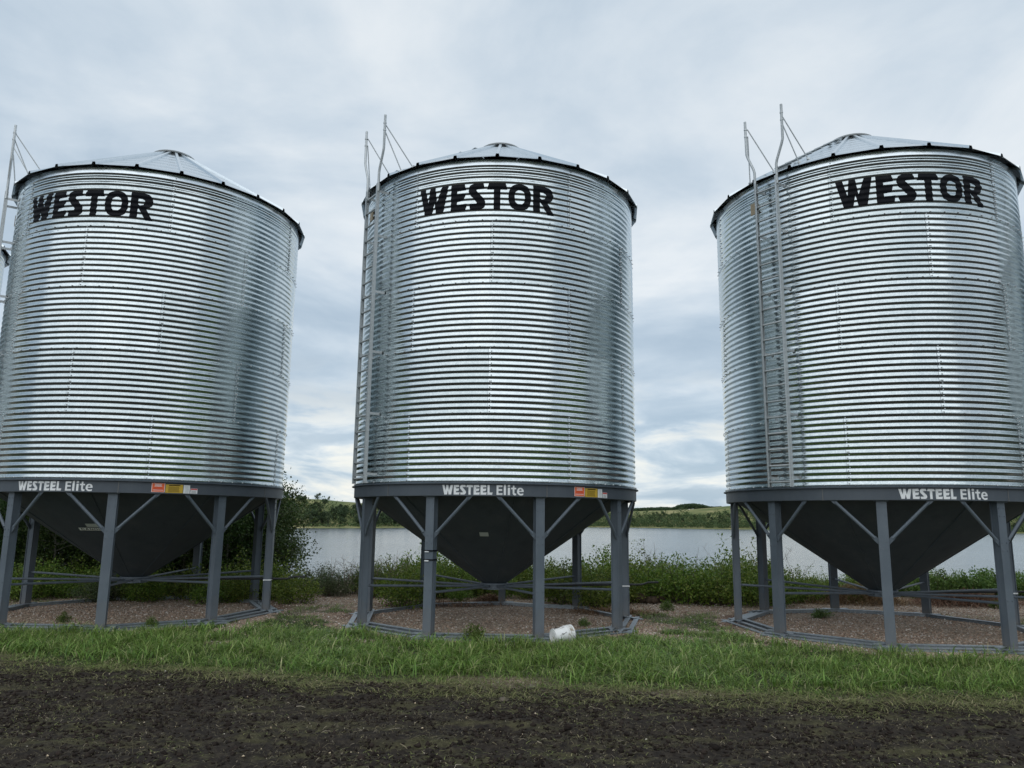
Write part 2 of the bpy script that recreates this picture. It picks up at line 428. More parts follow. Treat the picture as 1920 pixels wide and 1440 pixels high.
me = mesh_np("far_hills", np.stack([(D * np.sin(Aa)).ravel(), (D * np.cos(Aa)).ravel(), far_z(Aa, Vv).ravel()], 1), Q)
def hillf(p):
    n = objnoise(.035, 6, .6); n2 = objnoise(.3, 5, .6, (1, 1, 2))
    c = ramp(n, [(.36, (.12, .150, .060)), (.50, (.21, .215, .092)), (.64, (.35, .31, .16))])
    c = mixc(mth('MULTIPLY', n2, .35), c, (.075, .10, .042))
    L(c, p.inputs['Base Color']); p.inputs['Roughness'].default_value = .95; p.inputs['Specular IOR Level'].default_value = .1
tag(link("far_hills", me, material("hill_pasture", build=hillf), smooth=True), kind='structure')

# ------------------------------------------------------------------ grain bin
RW, AMP, PIT, TIER, ZB = 2.718, .0096, .1016, 1.1176, 2.476       # wall radius, corrugation, tier height, height of the wall's foot
HR, HH = .225, 1.563                                              # support ring height, hopper height
KT = .965
def wall_r(z): return RW + AMP * math.asin(KT * math.sin(2 * math.pi * z / PIT)) / math.asin(KT)
def build_bin():
    root = empty("grain_bin")
    # --- wall sheets: 5 tiers of 6 curved corrugated sheets
    rows = np.concatenate([[-.012], np.arange(0, 11 * 8 + 1) * PIT / 8]); colsn = 42
    ang = np.concatenate([np.linspace(0, 1.2, 3), np.linspace(2.4, 60.7, colsn - 3)])
    Zg, Ag = np.meshgrid(rows, ang, indexing='ij')
    off = .0032 * (1 - smooth(1.2, 4.0, Ag)) + .0030 * (Zg < .004)
    Rg = RW + AMP * np.arcsin(KT * np.sin(2 * np.pi * Zg / PIT)) / math.asin(KT) + off
    V = np.stack([Rg * np.sin(np.radians(Ag)), -Rg * np.cos(np.radians(Ag)), Zg], -1).reshape(-1, 3)
    I = np.arange(Zg.size).reshape(Zg.shape)
    Q = np.stack([I[:-1, :-1], I[:-1, 1:], I[1:, 1:], I[1:, :-1]], -1).reshape(-1, 4)
    sheet = mesh_np("wall_sheet", V, Q); sheet.materials.append(M_wall); sheet.polygons.foreach_set('use_smooth', [True] * len(sheet.polygons))
    b = MB()
    def bolt(a, z, k=.0135, r=None):
        rr = (wall_r(z) if r is None else r) + .003
        c = pol(a, rr, z); n = pol(a, 1, 0); t = Vector((n.y, -n.x, 0)); u = Vector((0, 0, 1))
        vs = []
        for rad, h in ((k, 0), (k * .85, .010), (k * .35, .015)):
            for q in range(6): w = q * math.pi / 3; vs.append(c + t * rad * math.cos(w) + u * rad * math.sin(w) + n * h)
        fs = [(i * 6 + q, i * 6 + (q + 1) % 6, i * 6 + 6 + (q + 1) % 6, i * 6 + 6 + q) for i in range(2) for q in range(6)] + [tuple(range(12, 18))]
        b.add(vs, [f[::-1] for f in fs])
    for i in range(11):
        z = (i + .40) * PIT
        s = 1 if i < 6 else -1
        bolt(.55 if s > 0 else 1.05, z)
        if i != 5: bolt(1.05 if s > 0 else .55, z + PIT * .5, .011)
        else: bolt(1.05, z)
    for i in range(12): bolt(2.5 + i * 5.0, PIT * .22)
    bolts = bpy.data.meshes.new("sheet_bolts"); bolts.from_pydata(b.v, [], b.f); bolts.materials.append(M_bolt)
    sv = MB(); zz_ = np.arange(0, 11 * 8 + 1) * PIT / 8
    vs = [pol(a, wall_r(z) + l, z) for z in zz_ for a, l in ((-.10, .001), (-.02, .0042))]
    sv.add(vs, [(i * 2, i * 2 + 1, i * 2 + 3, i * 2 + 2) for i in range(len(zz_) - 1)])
    seam = bpy.data.meshes.new("seam_sealant_shadow"); seam.from_pydata(sv.v, [], sv.f); seam.materials.append(M_seam_shadow)  # dark strip: sealant plus the shadow line of the sheet lap, painted in
    for t in range(5):
        for k in range(6):
            o = link("wall_sheet", sheet, None, root, loc=(0, 0, ZB + t * TIER))
            o.rotation_euler.z = R(-33.2 + 60 * k + (30.6 if t % 2 else 0))
            q = link("sheet_bolts", bolts, None, o); q['kind'] = 'stuff'
            link("seam_sealant_shadow", seam, None, o)
    # --- roof: 24 flat panels with a standing rib on one edge
    RE, RC, ZE, RISE = 2.8435, .40, ZB + 5.6, 1.43 / (2.8435 - .4236)
    def rz(r): return ZE + (RE - r) * RISE
    pm = MB(); radii = [RE + .004, RE, RE - .06]
    prof = [(RE, rz(RE)), (RE - .05, rz(RE - .05))]
    steps = np.linspace(RE - .05, RC + .1, 7)
    for i in range(6):
        a, c = steps[i], steps[i + 1]
        prof += [(a - .03, rz(a - .03) + .012), (c + .035, rz(c + .035) + .010), (c, rz(c))]
    prof += [(RC, rz(RC))]
    vs = []
    for (r, z) in prof:
        for a in (-7.5, -3.75, 0, 3.75, 7.5):
            rr = r * math.cos(R(7.5)) / math.cos(R(a)) * 1.006
            vs.append(pol(a, rr, z))
    pm.add(vs, [(i * 5 + k, i * 5 + k + 1, i * 5 + 6 + k, i * 5 + 5 + k) for i in range(len(prof) - 1) for k in range(4)])
    rb = MB()
    vs = []
    sl = Vector((0, RISE, 1)).normalized()        # panel normal seen along the rib (-Y is outward)
    for (r) in np.linspace(RE + .012, RC + .02, 6):
        wv_ = .042
        base = Vector((0, -r, rz(r) - .012))
        for (x, h) in ((-wv_, 0), (-wv_ * .6, .070), (wv_ * .6, .070), (wv_, 0)):
            vs.append(base + Vector((x, 0, h)))
    rb.add(vs, [(i * 4 + k, i * 4 + k + 1, i * 4 + 5 + k, i * 4 + 4 + k) for i in range(5) for k in range(3)])
    # folded end flap of the rib
    p0 = None; r0 = None
    for k in range(24):
        a = R(-.6 + 15 * k)
        if p0 is None:
            p0 = pm.build("roof_panel", M_roof, root, angle=25); r0 = rb.build("roof_rib", M_roof, p0)
            p0.rotation_euler.z = a + R(7.5); r0.rotation_euler.z = R(-7.5)
        else:
            p = link("roof_panel", p0.data, None, root); p.rotation_euler.z = a + R(7.5)
            q = link("roof_rib", r0.data, None, p); q.rotation_euler.z = R(-7.5)
    m = MB(); m.lathe([(RW - .03, ZB + 5.50), (RW + .016, ZB + 5.50), (RW + .016, ZB + 5.60), (RW - .03, ZB + 5.60)], 120)
    m.build("eave_band", M_roof, root, angle=30)
    m = MB(); zc = rz(.4236)
    m.lathe([(.345, zc - .06), (.345, zc + .075), (.432, zc + .062), (.440, zc + .085), (.415, zc + .100), (.30, zc + .115), (.02, zc + .125)], 60)
    m.build("fill_cap", M_galv, root, angle=40)
    # --- lettering painted on the corrugated wall
    Wp = [(0, 1), (.2, 1), (.32, .42), (.37, 1), (.55, 1), (.62, .42), (.78, 1), (1, 1), (.84, 0), (.60, 0), (.53, .45), (.46, 0), (.20, 0)]
    Ep = [(0, 0), (0, 1), (.85, 1), (.94, .78), (.39, .76), (.39, .62), (.93, .64), (.80, .38), (.39, .36), (.39, .23), (1, .25), (.92, 0)]
    Sp = [(.88, 1), (.3, 1), (.12, .95), (.02, .84), (0, .72), (.06, .60), (.50, .29), (.48, .23), (.04, .22), (.12, 0), (.70, 0), (.9, .06), (1, .18), (1, .30), (.94, .40), (.46, .73), (.48, .78), (.96, .79)]
    Tp = [(.08, 1), (.92, 1), (1, .77), (.66, .77), (.66, 0), (.33, 0), (.33, .77), (0, .77)]
    el = lambda cx, cy, rx, ry, n=28, p=2.4: [(cx + rx * math.copysign(abs(math.cos(t)) ** (2 / p), math.cos(t)), cy + ry * math.copysign(abs(math.sin(t)) ** (2 / p), math.sin(t))) for t in [2 * math.pi * k / n for k in range(n)]]
    Op = (el(.5, .5, .5, .5), el(.5, .5, .225, .275)[::-1])
    Rp = ([(0, 0), (0, 1), (.55, 1), (.78, .96), (.93, .84), (.99, .68), (.95, .54), (.84, .44), (.70, .39), (1.02, -.05), (.70, -.05), (.36, .40), (.33, .40), (.33, 0)], [(.33, .77), (.33, .55), (.42, .50), (.56, .54), (.63, .64), (.60, .73), (.50, .77)])
    Lp = [(0, 0), (0, 1), (.42, 1), (.42, .25), (1, .25), (.90, 0)]
    def word(items, z0, z1, cuts_z, cuts_a, rfun, lift):
        bm = bmesh.new()
        for poly, a0, a1 in items:
            loops = list(poly) if isinstance(poly, tuple) else [poly]
            ls = [[Vector((a0 + (a1 - a0) * x, z0 + (z1 - z0) * y, 0)) for x, y in l] for l in loops]
            flat = [q for l in ls for q in l]
            vs = [bm.verts.new(q) for q in flat]
            for t in tessellate_polygon(ls):
                try: bm.faces.new([vs[i] for i in t])
                except ValueError: pass
        for cz in cuts_z: bmesh.ops.bisect_plane(bm, geom=bm.verts[:] + bm.edges[:] + bm.faces[:], plane_co=(0, cz, 0), plane_no=(0, 1, 0))
        for ca in cuts_a: bmesh.ops.bisect_plane(bm, geom=bm.verts[:] + bm.edges[:] + bm.faces[:], plane_co=(ca, 0, 0), plane_no=(1, 0, 0))
        bmesh.ops.recalc_face_normals(bm, faces=bm.faces[:])
        for v in bm.verts: v.co = pol(v.co.x, rfun(v.co.y) + lift, ZB + v.co.y)
        for f in bm.faces:
            f.normal_update()
            c = f.calc_center_median()
            if f.normal.x * c.x + f.normal.y * c.y < 0: f.normal_flip()
        me = bpy.data.meshes.new("lettering"); bm.to_mesh(me); bm.free(); return me
    zlo, zhi = 4.675, 5.165
    me = word([(Wp, -31.0, -18.9), (Ep, -17.8, -11.7), (Sp, -11.1, -4.8), (Tp, -4.2, 3.2), (Op, 3.6, 12.0), (Rp, 12.8, 20.8)], zlo, zhi,
              [k * PIT / 8 for k in range(int(zlo / PIT * 8) + 1, int(zhi / PIT * 8) + 1)], [k * 1.5 for k in range(-20, 14)], wall_r, .0052)
    link("wall_lettering", me, M_black, root, smooth=True)
    # --- charcoal support ring, its own lettering and stickers
    m = MB(); RR = RW + .012
    m.lathe([(RW - .06, -.012), (RR + .045, -.012), (RR + .045, -.026), (RR, -.027), (RR, -HR + .006), (RR - .006, -HR), (RR - .10, -HR)], 144)
    ring = m.build("support_ring", M_band, root, angle=30, loc=(0, 0, ZB))
    sm = MB()
    for a in (-41.5, 18.5, 78.5, 138.5, 198.5, 258.5): sm.box(pol(a, RR + .001, -HR / 2 - .014), (.012, .006, HR - .03), Matrix.Rotation(R(a), 3, 'Z'))
    sm.build("ring_seam", M_paint, ring)
    ep = [(0, 0), (0, 1), (1, 1), (1, .81), (.34, .81), (.34, .60), (.95, .60), (.95, .42), (.34, .42), (.34, .19), (1.02, .19), (1.02, 0)]
    lp = [(0, 0), (0, 1.06), (1, 1.06), (1, 0)]
    ip = [(0.08, 0), (0.08, .76), (.92, .76), (.92, 0)]; idot = [(.04, .86), (.04, 1.06), (.96, 1.06), (.96, .86)]
    tp = [(.30, .2), (.30, .60), (0, .60), (0, .76), (.30, .76), (.34, .98), (.66, .98), (.66, .76), (1, .76), (1, .60), (.66, .60), (.66, .24), (.78, .17), (1, .17), (1, 0), (.62, -.02), (.40, .05)]
    e_ = [(1, .34), (.30, .34), (.36, .20), (.52, .14), (.74, .16), (.92, .20), (.94, .04), (.70, -.02), (.42, -.01), (.18, .08), (.03, .24), (0, .40), (.06, .58), (.22, .72), (.48, .78), (.74, .74), (.92, .62), (1, .46)]
    ehole = [(.30, .46), (.68, .46), (.64, .58), (.50, .63), (.36, .58)]
    wds = [(Wp, -18.0, -14.1), (Ep, -13.85, -11.75), (Sp, -11.65, -9.55), (Tp, -9.45, -7.1), (Ep, -6.9, -4.75), (Ep, -4.55, -2.4), (Lp, -2.2, -.4),
           (ep, .9, 2.9), (lp, 3.35, 4.1), (ip, 4.65, 5.55), (idot, 4.65, 5.55), (tp, 5.85, 7.6), ((e_, ehole[::-1]), 7.85, 10.2)]
    me = word(wds, -.202, -.046, [], [k * 2. for k in range(-9, 6)], lambda z: RR, .0025)
    link("ring_lettering", me, M_white, ring, loc=(0, 0, -ZB))
    def sticker(name, a0, a1, z0, z1, mat, lines, lift=.003):
        m = MB()
        n = 3
        vs = [pol(a0 + (a1 - a0) * k / n, RR + lift, z) for z in (z0, z1) for k in range(n + 1)]
        m.add(vs, [(k, k + 1, n + 2 + k, n + 1 + k) for k in range(n)])
        o = m.build(name, mat, ring)
        return o
    def printing(par, rects, mat, name="sticker_print", lift=.0045):
        m = MB()
        for (a0, a1, z0, z1) in rects:
            n = 3; vs = [pol(a0 + (a1 - a0) * k / n, RR + lift, z) for z in (z0, z1) for k in range(n + 1)]
            m.add(vs, [(k, k + 1, n + 2 + k, n + 1 + k) for k in range(n)])
        o = m.build(name, mat, root, loc=(0, 0, ZB)); return o
    def lines_of(a0, a1, z0, z1, n, fill=.45, seed=1):
        q = random.Random(seed); out = []
        h = (z1 - z0) / n
        for i in range(n):
            e = (a1 - a0) * q.uniform(.0, .18)
            out.append((a0 + e * .5, a1 - e, z0 + i * h, z0 + i * h + h * fill))
        return out
    s1 = sticker("warning_sticker", 29.2, 33.7, -.198, -.040, M_orange, 0)
    printing(s1, [(29.3, 33.6, -.196, -.191), (29.3, 33.6, -.046, -.042), (29.25, 29.4, -.196, -.042), (33.5, 33.65, -.196, -.042), (29.7, 33.2, -.165, -.158)] + lines_of(30.1, 32.8, -.10, -.048, 3, .5, 3), M_white)
    printing(s1, lines_of(29.8, 33.1, -.150, -.105, 3, .35, 4), M_red)
    s2 = sticker("caution_sticker", 33.9, 39.9, -.203, -.058, M_yellow, 0)
    printing(s2, [(35.0, 38.9, -.082, -.068)] + lines_of(34.5, 39.3, -.185, -.090, 6, .32, 5), M_black)
    s3 = sticker("white_sticker", 40.1, 42.4, -.207, -.062, M_white, 0)
    printing(s3, lines_of(40.4, 42.1, -.195, -.072, 9, .22, 6), M_grey_label)
    s4 = sticker("small_danger_sticker", 42.6, 45.2, -.207, -.118, M_white, 0)
    printing(s4, [(42.7, 45.1, -.142, -.121)], M_red)
    printing(s4, lines_of(42.9, 44.9, -.198, -.148, 4, .3, 7), M_black)
    # --- hopper cone and outlet collar
    m = MB(); zt, zb = ZB - .10, ZB - HR - HH
    hop_r = lambda z: .235 + (2.70 - .235) * (z - zb) / (zt - zb)
    m.lathe([(2.70, zt), (.235, zb)], 72)
    hop = m.build("hopper_cone", M_hop, root, smooth=True)
    sm = MB()
    for k in range(8):
        a = 8 + 45 * k
        q0, q1 = pol(a, hop_r(zb + .02) + .002, zb + .02), pol(a, 2.68, zt - .02)
        sm.tube([q0, q1], .011, 4)
    o = sm.build("hopper_weld", M_hop, hop); o['kind'] = 'stuff'
    m = MB(); m.lathe([(.235, zb), (.27, zb - .005), (.27, zb - .03), (.24, zb - .035), (.24, zb - .12), (.02, zb - .121)], 36)
    m.box((0, 0, zb - .085), (.46, .42, .05)); m.build("hopper_outlet", M_paint, root, angle=30)
    # --- legs, braces, spokes, base rails
    A0 = -23.3; zl = ZB - HR
    lg = MB()
    lg.box((0, -2.647, zl / 2), (.150, .016, zl)); lg.box((0, -2.585, zl / 2), (.122, .108, zl)); lg.box((0, -2.523, zl / 2), (.150, .014, zl))
    lg.box((0, -2.60, .012), (.24, .26, .024))
    for zz in (.10, .75, 1.5, 1.62, zl - .10, zl - .22):
        for xx in (-.045, .045): lg.tube([(xx, -2.654, zz), (xx, -2.664, zz)], .010, 6)
    lg.box((0, -2.60, zl - .006), (.21, .17, .012))
    br = {}
    for s in (-1, 1):
        m = MB()
        top = pol(s * 15.6, RW - .022, zl + .03); bot = Vector((s * .072, -2.62, ZB - .865))
        d = (bot - top).normalized(); t1, b1 = top + d * .085, bot - d * .085
        m.tube([t1 - d * .01, t1 + d * .05, b1 - d * .05, b1 + d * .01], [.026, .027, .027, .026], 10)
        n = pol(s * 8, 1, 0); side = d.cross(n).normalized()
        for (p, q) in ((top - d * .02, t1 + d * .02), (bot + d * .04, b1 - d * .02)):
            vs = []
            for pp, w, th in ((p, .036, .006), (q, .030, .014)):
                for a, c in ((-1, -1), (1, -1), (1, 1), (-1, 1)): vs.append(pp + side * a * w + n * c * th)
            m.add(vs, [(0, 1, 2, 3), (4, 7, 6, 5), (0, 4, 5, 1), (1, 5, 6, 2), (2, 6, 7, 3), (3, 7, 4, 0)])
        br[s] = m
    sp = MB(); sp.tube([(0, -.25, zb - .06), (0, -2.53, zb + .01)], .021, 8)
    rails = []
    m_ = MB(); m_.box((0, 0, -.006), (2.26, .090, .012)); m_.box((0, 0, -.056), (2.25, .046, .088)); rail_me = None
    parts = {}
    for k in range(9):
        a = A0 + 40 * k
        for nm, mb, mat in (("leg", lg, M_paint), ("brace", br[-1], M_paint), ("brace", br[1], M_paint), ("spoke", sp, M_paint)):
            key = id(mb)
            if key not in parts:
                o = mb.build(nm, mat, root, angle=35); parts[key] = o.data
            else: o = link(nm, parts[key], None, root)
            o.rotation_euler.z = R(a)
        for j, dd in enumerate((-.15, 0, .15)):
            if rail_me is None: o = m_.build("base_rail", M_rail, root); rail_me = o.data
            else: o = link("base_rail", rail_me, None, root)
            o.location = pol(a + 20, 2.50 + dd, .040 - .026 * (dd / .15) + .005 * (k % 3)); o.rotation_euler.z = R(a + 20)
    # --- ladder with flared hand rails
    AL = -54.2
    e_r = pol(AL, 1, 0); e_t = Vector((math.cos(R(AL)), math.sin(R(AL)), 0))
    def lp_(t, r, z): return e_r * r + e_t * t + Vector((0, 0, ZB + z))
    RotL = Matrix.Rotation(R(AL), 3, 'Z')
    for s in (-1, 1):
        m = MB()
        m.box(lp_(s * .232, 2.92, 2.75), (.008, .060, 5.50), RotL)
        m.box(lp_(s * .216, 2.893, 2.75), (.034, .006, 5.50), RotL); m.box(lp_(s * .216, 2.947, 2.75), (.034, .006, 5.50), RotL)
        m.build("ladder_rail", M_galv, root)
        m = MB()
        m.tube([lp_(s * .232, 2.92, 5.35), lp_(s * .232, 2.92, 5.72), lp_(s * .25, 2.92, 5.79), lp_(s * .362, 2.92, 6.06), lp_(s * .388, 2.92, 6.14), lp_(s * .392, 2.92, 6.80)], .0235, 10)
        h = m.build("hand_rail", M_galv, root, angle=50)
        m = MB()
        for zz in (6.64, 6.50): m.tube([lp_(s * .39, 2.92, zz - .012), lp_(s * .39, 2.92, zz + .012)], .030, 10)
        m.build("rail_clamp", M_galv, h)
        fa, fr = ((-42.0, 2.42), (-44.0, 2.62)) if s > 0 else ((-57.5, 2.46), (-63.5, 2.80))
        f1 = pol(fa[0], fa[1], 0); f1.z = rz(fa[1]) + .02
        f2 = pol(fr[0], fr[1], 0); f2.z = rz(fr[1]) + .02
        for zz, f in ((6.64, f1), (6.50, f2)):
            m = MB(); p0_ = lp_(s * .36, 2.90, zz)
            m.tube([lp_(s * .39, 2.92, zz), p0_, f], .011, 6); m.box(f, (.05, .05, .03)); m.build("rail_brace", M_galv, root)
    m = MB(); m.tube([(-.225, 0, 0), (.225, 0, 0)], .0185, 8); m2 = None
    for k in range(20):
        if m2 is None: o = m.build("ladder_rung", M_galv, root, angle=50); m2 = o.data
        else: o = link("ladder_rung", m2, None, root)
        o.location = lp_(0, 2.92, .085 + .275 * k); o.rotation_euler.z = R(AL)
    m3 = None
    for zz in (.16, 1.22, 2.33, 3.44, 4.50, 5.36):
        for s in (-1, 1):
            m = MB(); m.box((0, .11, 0), (.006, .24, .045)); m.box((.02, .205, 0), (.045, .006, .045))
            if m3 is None: o = m.build("ladder_bracket", M_galv, root); m3 = o.data
            else: o = link("ladder_bracket", m3, None, root)
            o.location = lp_(s * .218, 2.92, zz); o.rotation_euler.z = R(AL)
    for i, r in enumerate(np.linspace(2.55, .75, 6)):
        m = MB(); q = pol(AL + 3, r, 0); q.z = rz(r) + .055
        m.box(q, (.34, .10, .012), RotL); m.box(q - Vector((0, 0, .025)), (.30, .012, .05), RotL); m.build("roof_step", M_galv, root)
    m = MB(); m.box(pol(-63.2, RW + .03, ZB + 5.14), (.15, .02, .22), Matrix.Rotation(R(-63.2), 3, 'Z')); m.build("wall_plate", M_tan, root)
    # --- slide-gate control rod running out past a leg
    aR = A0 + 120
    m = MB(); pts = [(.3, zb - .055), (2.72, zb - .045), (2.95, zb - .045), (3.08, zb - .005), (3.30, zb - .0)]
    m.tube([pol(aR + 1.6 if r > 1 else aR, r, z) for r, z in pts], .020, 8); m.build("gate_control_rod", M_dark_rod, root, angle=50)
    m = MB(); q = pol(aR, 2.588, zb - .06); Rm = Matrix.Rotation(R(aR), 3, 'Z')
    for dx, dy, ex, ey in ((0, .072, .165, .006), (0, -.072, .165, .006), (.081, 0, .006, .15), (-.081, 0, .006, .15)):
        m.box(q + Rm @ Vector((dx, dy, 0)), (ex, ey, .022), Rm)
    m.build("leg_strap", M_white, root)
    return root, hop_r, zb, A0
proto, hop_r, zb_, A0_ = build_bin()
index_kids()
# one bin per place; the middle one is the prototype
GB = 'grain bins standing in a row by the lake'
labs = {0: "galvanized grain bin with a CANOLA tag on its hopper, dark trees behind its legs",
        1: "galvanized grain bin in the middle of the row, white bucket lying by its front leg",
        2: "galvanized grain bin at the right whose whole ladder shows on the front of its wall",
        3: "mostly hidden grain bin at the far left edge, only its eave corner showing",
        4: "grain bin past the right edge, seen only mirrored in the neighbouring bin's wall"}
roots = {1: proto}
for i in (0, 2, 3, 4): roots[i] = copy_tree(proto)
for i, (x, y, d) in enumerate(BINS):
    r = roots[i]; r.location = (x, y, 0); r.rotation_euler.z = R(d); tag(r, labs[i], 'grain bin', GB)
# hopper label pieces differ from bin to bin
def hopper_quad(m, a, z0, z1, w, lift):
    t = [pol(a, hop_r(z) + lift, z) for z in (z0, z1)]
    e = Vector((math.cos(R(a)), math.sin(R(a)), 0)) * w / 2
    m.add([t[0] - e, t[0] + e, t[1] + e, t[1] - e], [(0, 1, 2, 3)])
def hopper_pt(a, u, v, z0, z1, w, lift):
    z = z0 + (z1 - z0) * v
    return pol(a, hop_r(z) + lift, z) + Vector((math.cos(R(a)), math.sin(R(a)), 0)) * (u - .5) * w
m = MB(); hopper_quad(m, -6.2, ZB - .885, ZB - .816, .155, .012)
o = m.build("hopper_tag", M_grey_label, roots[1]); o['label'] = "small blank pale tag on the dark hopper"
m = MB(); hopper_quad(m, -.2, ZB - .812, ZB - .753, .22, .012); m.build("hopper_tag", M_grey_label, roots[0])
m = MB(); hopper_quad(m, -.8, ZB - .874, ZB - .827, .53, .012); tagm = m.build("hopper_tag", M_hoptag, roots[0]); tagm['label'] = "white tag lettered CANOLA"
FONT = {'C': [[(1, .75), (1, 1), (0, 1), (0, 0), (1, 0), (1, .25), (.75, .25), (.75, .2), (.25, .2), (.25, .8), (.75, .8), (.75, .75)]],
        'A': [[(0, 0), (.35, 1), (.65, 1), (1, 0), (.74, 0), (.68, .2), (.32, .2), (.26, 0)]],
        'N': [[(0, 0), (0, 1), (.28, 1), (.74, .4), (.74, 1), (1, 1), (1, 0), (.72, 0), (.26, .6), (.26, 0)]],
        'O': [[(0, 0), (0, 1), (1, 1), (1, 0), (.25, 0), (.25, .2), (.75, .2), (.75, .8), (.25, .8), (.25, 0)]],
        'L': [[(0, 0), (0, 1), (.26, 1), (.26, .22), (1, .22), (1, 0)]]}
m = MB()
for i, ch in enumerate("CANOLA"):
    for p in FONT[ch]:
        pts = [hopper_pt(-.8, .07 + i * .15 + .12 * x, .18 + .64 * y, ZB - .874, ZB - .827, .53, .014) for x, y in p]
        fl = tessellate_polygon([[Vector((x, y, 0)) for x, y in p]])
        m.add(pts, fl)
m.build("tag_lettering", M_black, tagm)
for zz in (1.225, 1.37):
    m = MB(); q = pol(A0_, 2.588, zz); Rm = Matrix.Rotation(R(A0_), 3, 'Z')
    for dx, dy, ex, ey in ((0, .076, .172, .006), (0, -.076, .172, .006), (.083, 0, .006, .15), (-.083, 0, .006, .15)):
        m.box(q + Rm @ Vector((dx, dy, 0)), (ex, ey, .022), Rm)
    o = m.build("leg_strap", M_black, roots[1]); o['label'] = "black strap round the leg with a torn white scrap"
    k = MB(); k.box(q + Rm @ Vector((-.03, -.082, -.016)), (.075, .004, .018), Rm); k.build("torn_scrap", M_white, o)

# ------------------------------------------------------------------ vegetation helpers
def leaves_np(C, D, Nn, ln, wd):
    """one folded diamond per leaf: C base (n,3), D direction, Nn rough normal"""
    D = D / np.linalg.norm(D, axis=1, keepdims=True)
    B = np.cross(D, Nn); B /= (np.linalg.norm(B, axis=1, keepdims=True) + 1e-9)
    Up = np.cross(B, D)
    ln = ln[:, None]; wd = wd[:, None]
    v = np.stack([C, C + D * ln * .45 + B * wd * .5 + Up * wd * .12, C + D * ln - Up * ln * .12, C + D * ln * .45 - B * wd * .5 + Up * wd * .12], 1)
    n = len(C); q = np.arange(n * 4).reshape(n, 4)
    return v.reshape(-1, 3), q
def rand_dirs(n, g, zb=0.): 
    d = g.normal(size=(n, 3)); d[:, 2] += zb; return d / np.linalg.norm(d, axis=1, keepdims=True)
def shrub_mesh(seed, h, w, shoots, lps, leaf, lean=.5, low=.12, base=.35, spike=.12):
    g = np.random.default_rng(seed); Cs = []; Ds = []; stems = MB()
    for s in range(shoots):
        ang = g.uniform(0, 2 * np.pi); rad = w / 2 * math.sqrt(g.uniform(0, 1))
        hh = h * (1 - .55 * (rad / (w / 2)) ** 2.2) * g.uniform(.62, 1.0)
        if g.random() < spike: hh *= 1.25
        b = np.array([math.cos(ang) * rad * base, math.sin(ang) * rad * base, 0])
        t = np.array([math.cos(ang) * rad, math.sin(ang) * rad, hh]) + g.normal(size=3) * .05
        mid = (b + t) / 2 + np.array([0, 0, hh * .10]) + g.normal(size=3) * .05
        P = lambda u: ((1 - u) ** 2)[:, None] * b + (2 * u * (1 - u))[:, None] * mid + (u ** 2)[:, None] * t
        u = g.uniform(low, 1.0, lps) ** .8
        p = P(u); spread = .062 * (1.25 - u)[:, None] * (h / .9) ** .5 + .02
        off = g.normal(size=(lps, 3)) * spread
        Cs.append(p + off); d = off / (np.linalg.norm(off, axis=1, keepdims=True) + 1e-6) * .8 + rand_dirs(lps, g, .5) * .6
        Ds.append(d)
        if s % 2 == 0:
            q = P(np.array([0, .35, .7, .98])); stems.tube(q, [.008, .006, .004, .002], 3, cap=False)
    C = np.concatenate(Cs); C[:, 2] = np.maximum(C[:, 2], .015); Dd = np.concatenate(Ds)
    n = len(C)
    V, Q = leaves_np(C, Dd, rand_dirs(n, g, 1.2), leaf * g.uniform(.7, 1.35, n), leaf * g.uniform(.45, .75, n))
    sm = bpy.data.meshes.new("stems"); sm.from_pydata(stems.v, [], stems.f)
    return mesh_np("foliage", V, Q), sm
def plant(name, fol, stm, mat, smat, loc, sc, rz, label, cat, group=None):
    r = empty(name, loc, rz); r.scale = (sc[0], sc[0], sc[1]) if hasattr(sc, '__len__') else (sc,) * 3
    if not fol.materials: fol.materials.append(mat)
    if not stm.materials: stm.materials.append(smat)
    link("foliage", fol, None, r); link("stems", stm, None, r)
    tag(r, label, cat, group); return r

# --- shrubs of the hedge along the bank
bush = [shrub_mesh(s, .92, 1.35, 52, 46, .058, spike=.18) for s in (11, 12, 13, 14)]
dull = [shrub_mesh(s, .80, 1.2, 50, 44, .046) for s in (21, 22)]
weed = [shrub_mesh(s, .75, .85, 20, 46, .085, low=.05, base=.6, spike=.3) for s in (31, 32, 33)]
for f, s in dull: f.materials.append(M_leafg)
for f, s in weed: f.materials.append(M_weed)
HG = "green shrubs of the hedge between gravel and lake"
def hedge_label(x, y):
    row = "front row" if y < 19.6 else ("middle row" if y < 20.8 else "rear row")
    if x < -1.6: w = "behind the left legs of the middle bin"
    elif x < .6: w = "right behind the middle bin's hopper tip"
    elif x < 2.6: w = "behind the right legs of the middle bin"
    elif x < 5.4: w = "in the open gap between middle and right bins"
    elif x < 7.4: w = "behind the left legs of the right bin"
    elif x < 9.2: w = "low behind the right bin's hopper"
    else: w = "behind the tall weeds at the right"
    return "green hedge shrub, " + row + ", " + w
spots = []
for x in np.arange(-3.2, 9.0, .62):
    for row, yy in enumerate((19.2, 20.2, 21.4)):
        spots.append((x + rng.normal() * .2, yy + rng.normal() * .25, rng.choice([.62, .8, .95, 1.05, 1.18]) * rng.uniform(.93, 1.07) * (1.0 if x < 7 else .72)))
spots += [(x, 21.8 + rng.normal() * .3, .7) for x in np.arange(9.2, 15, .8)]
spots += [(3.3, 18.9, 1.05), (4.1, 18.5, 1.1), (4.9, 18.3, 1.1), (5.6, 18.2, 1.0), (6.2, 18.4, .9), (1.3, 18.2, 1.0), (2.1, 18.0, .95), (2.6, 18.5, .9)]
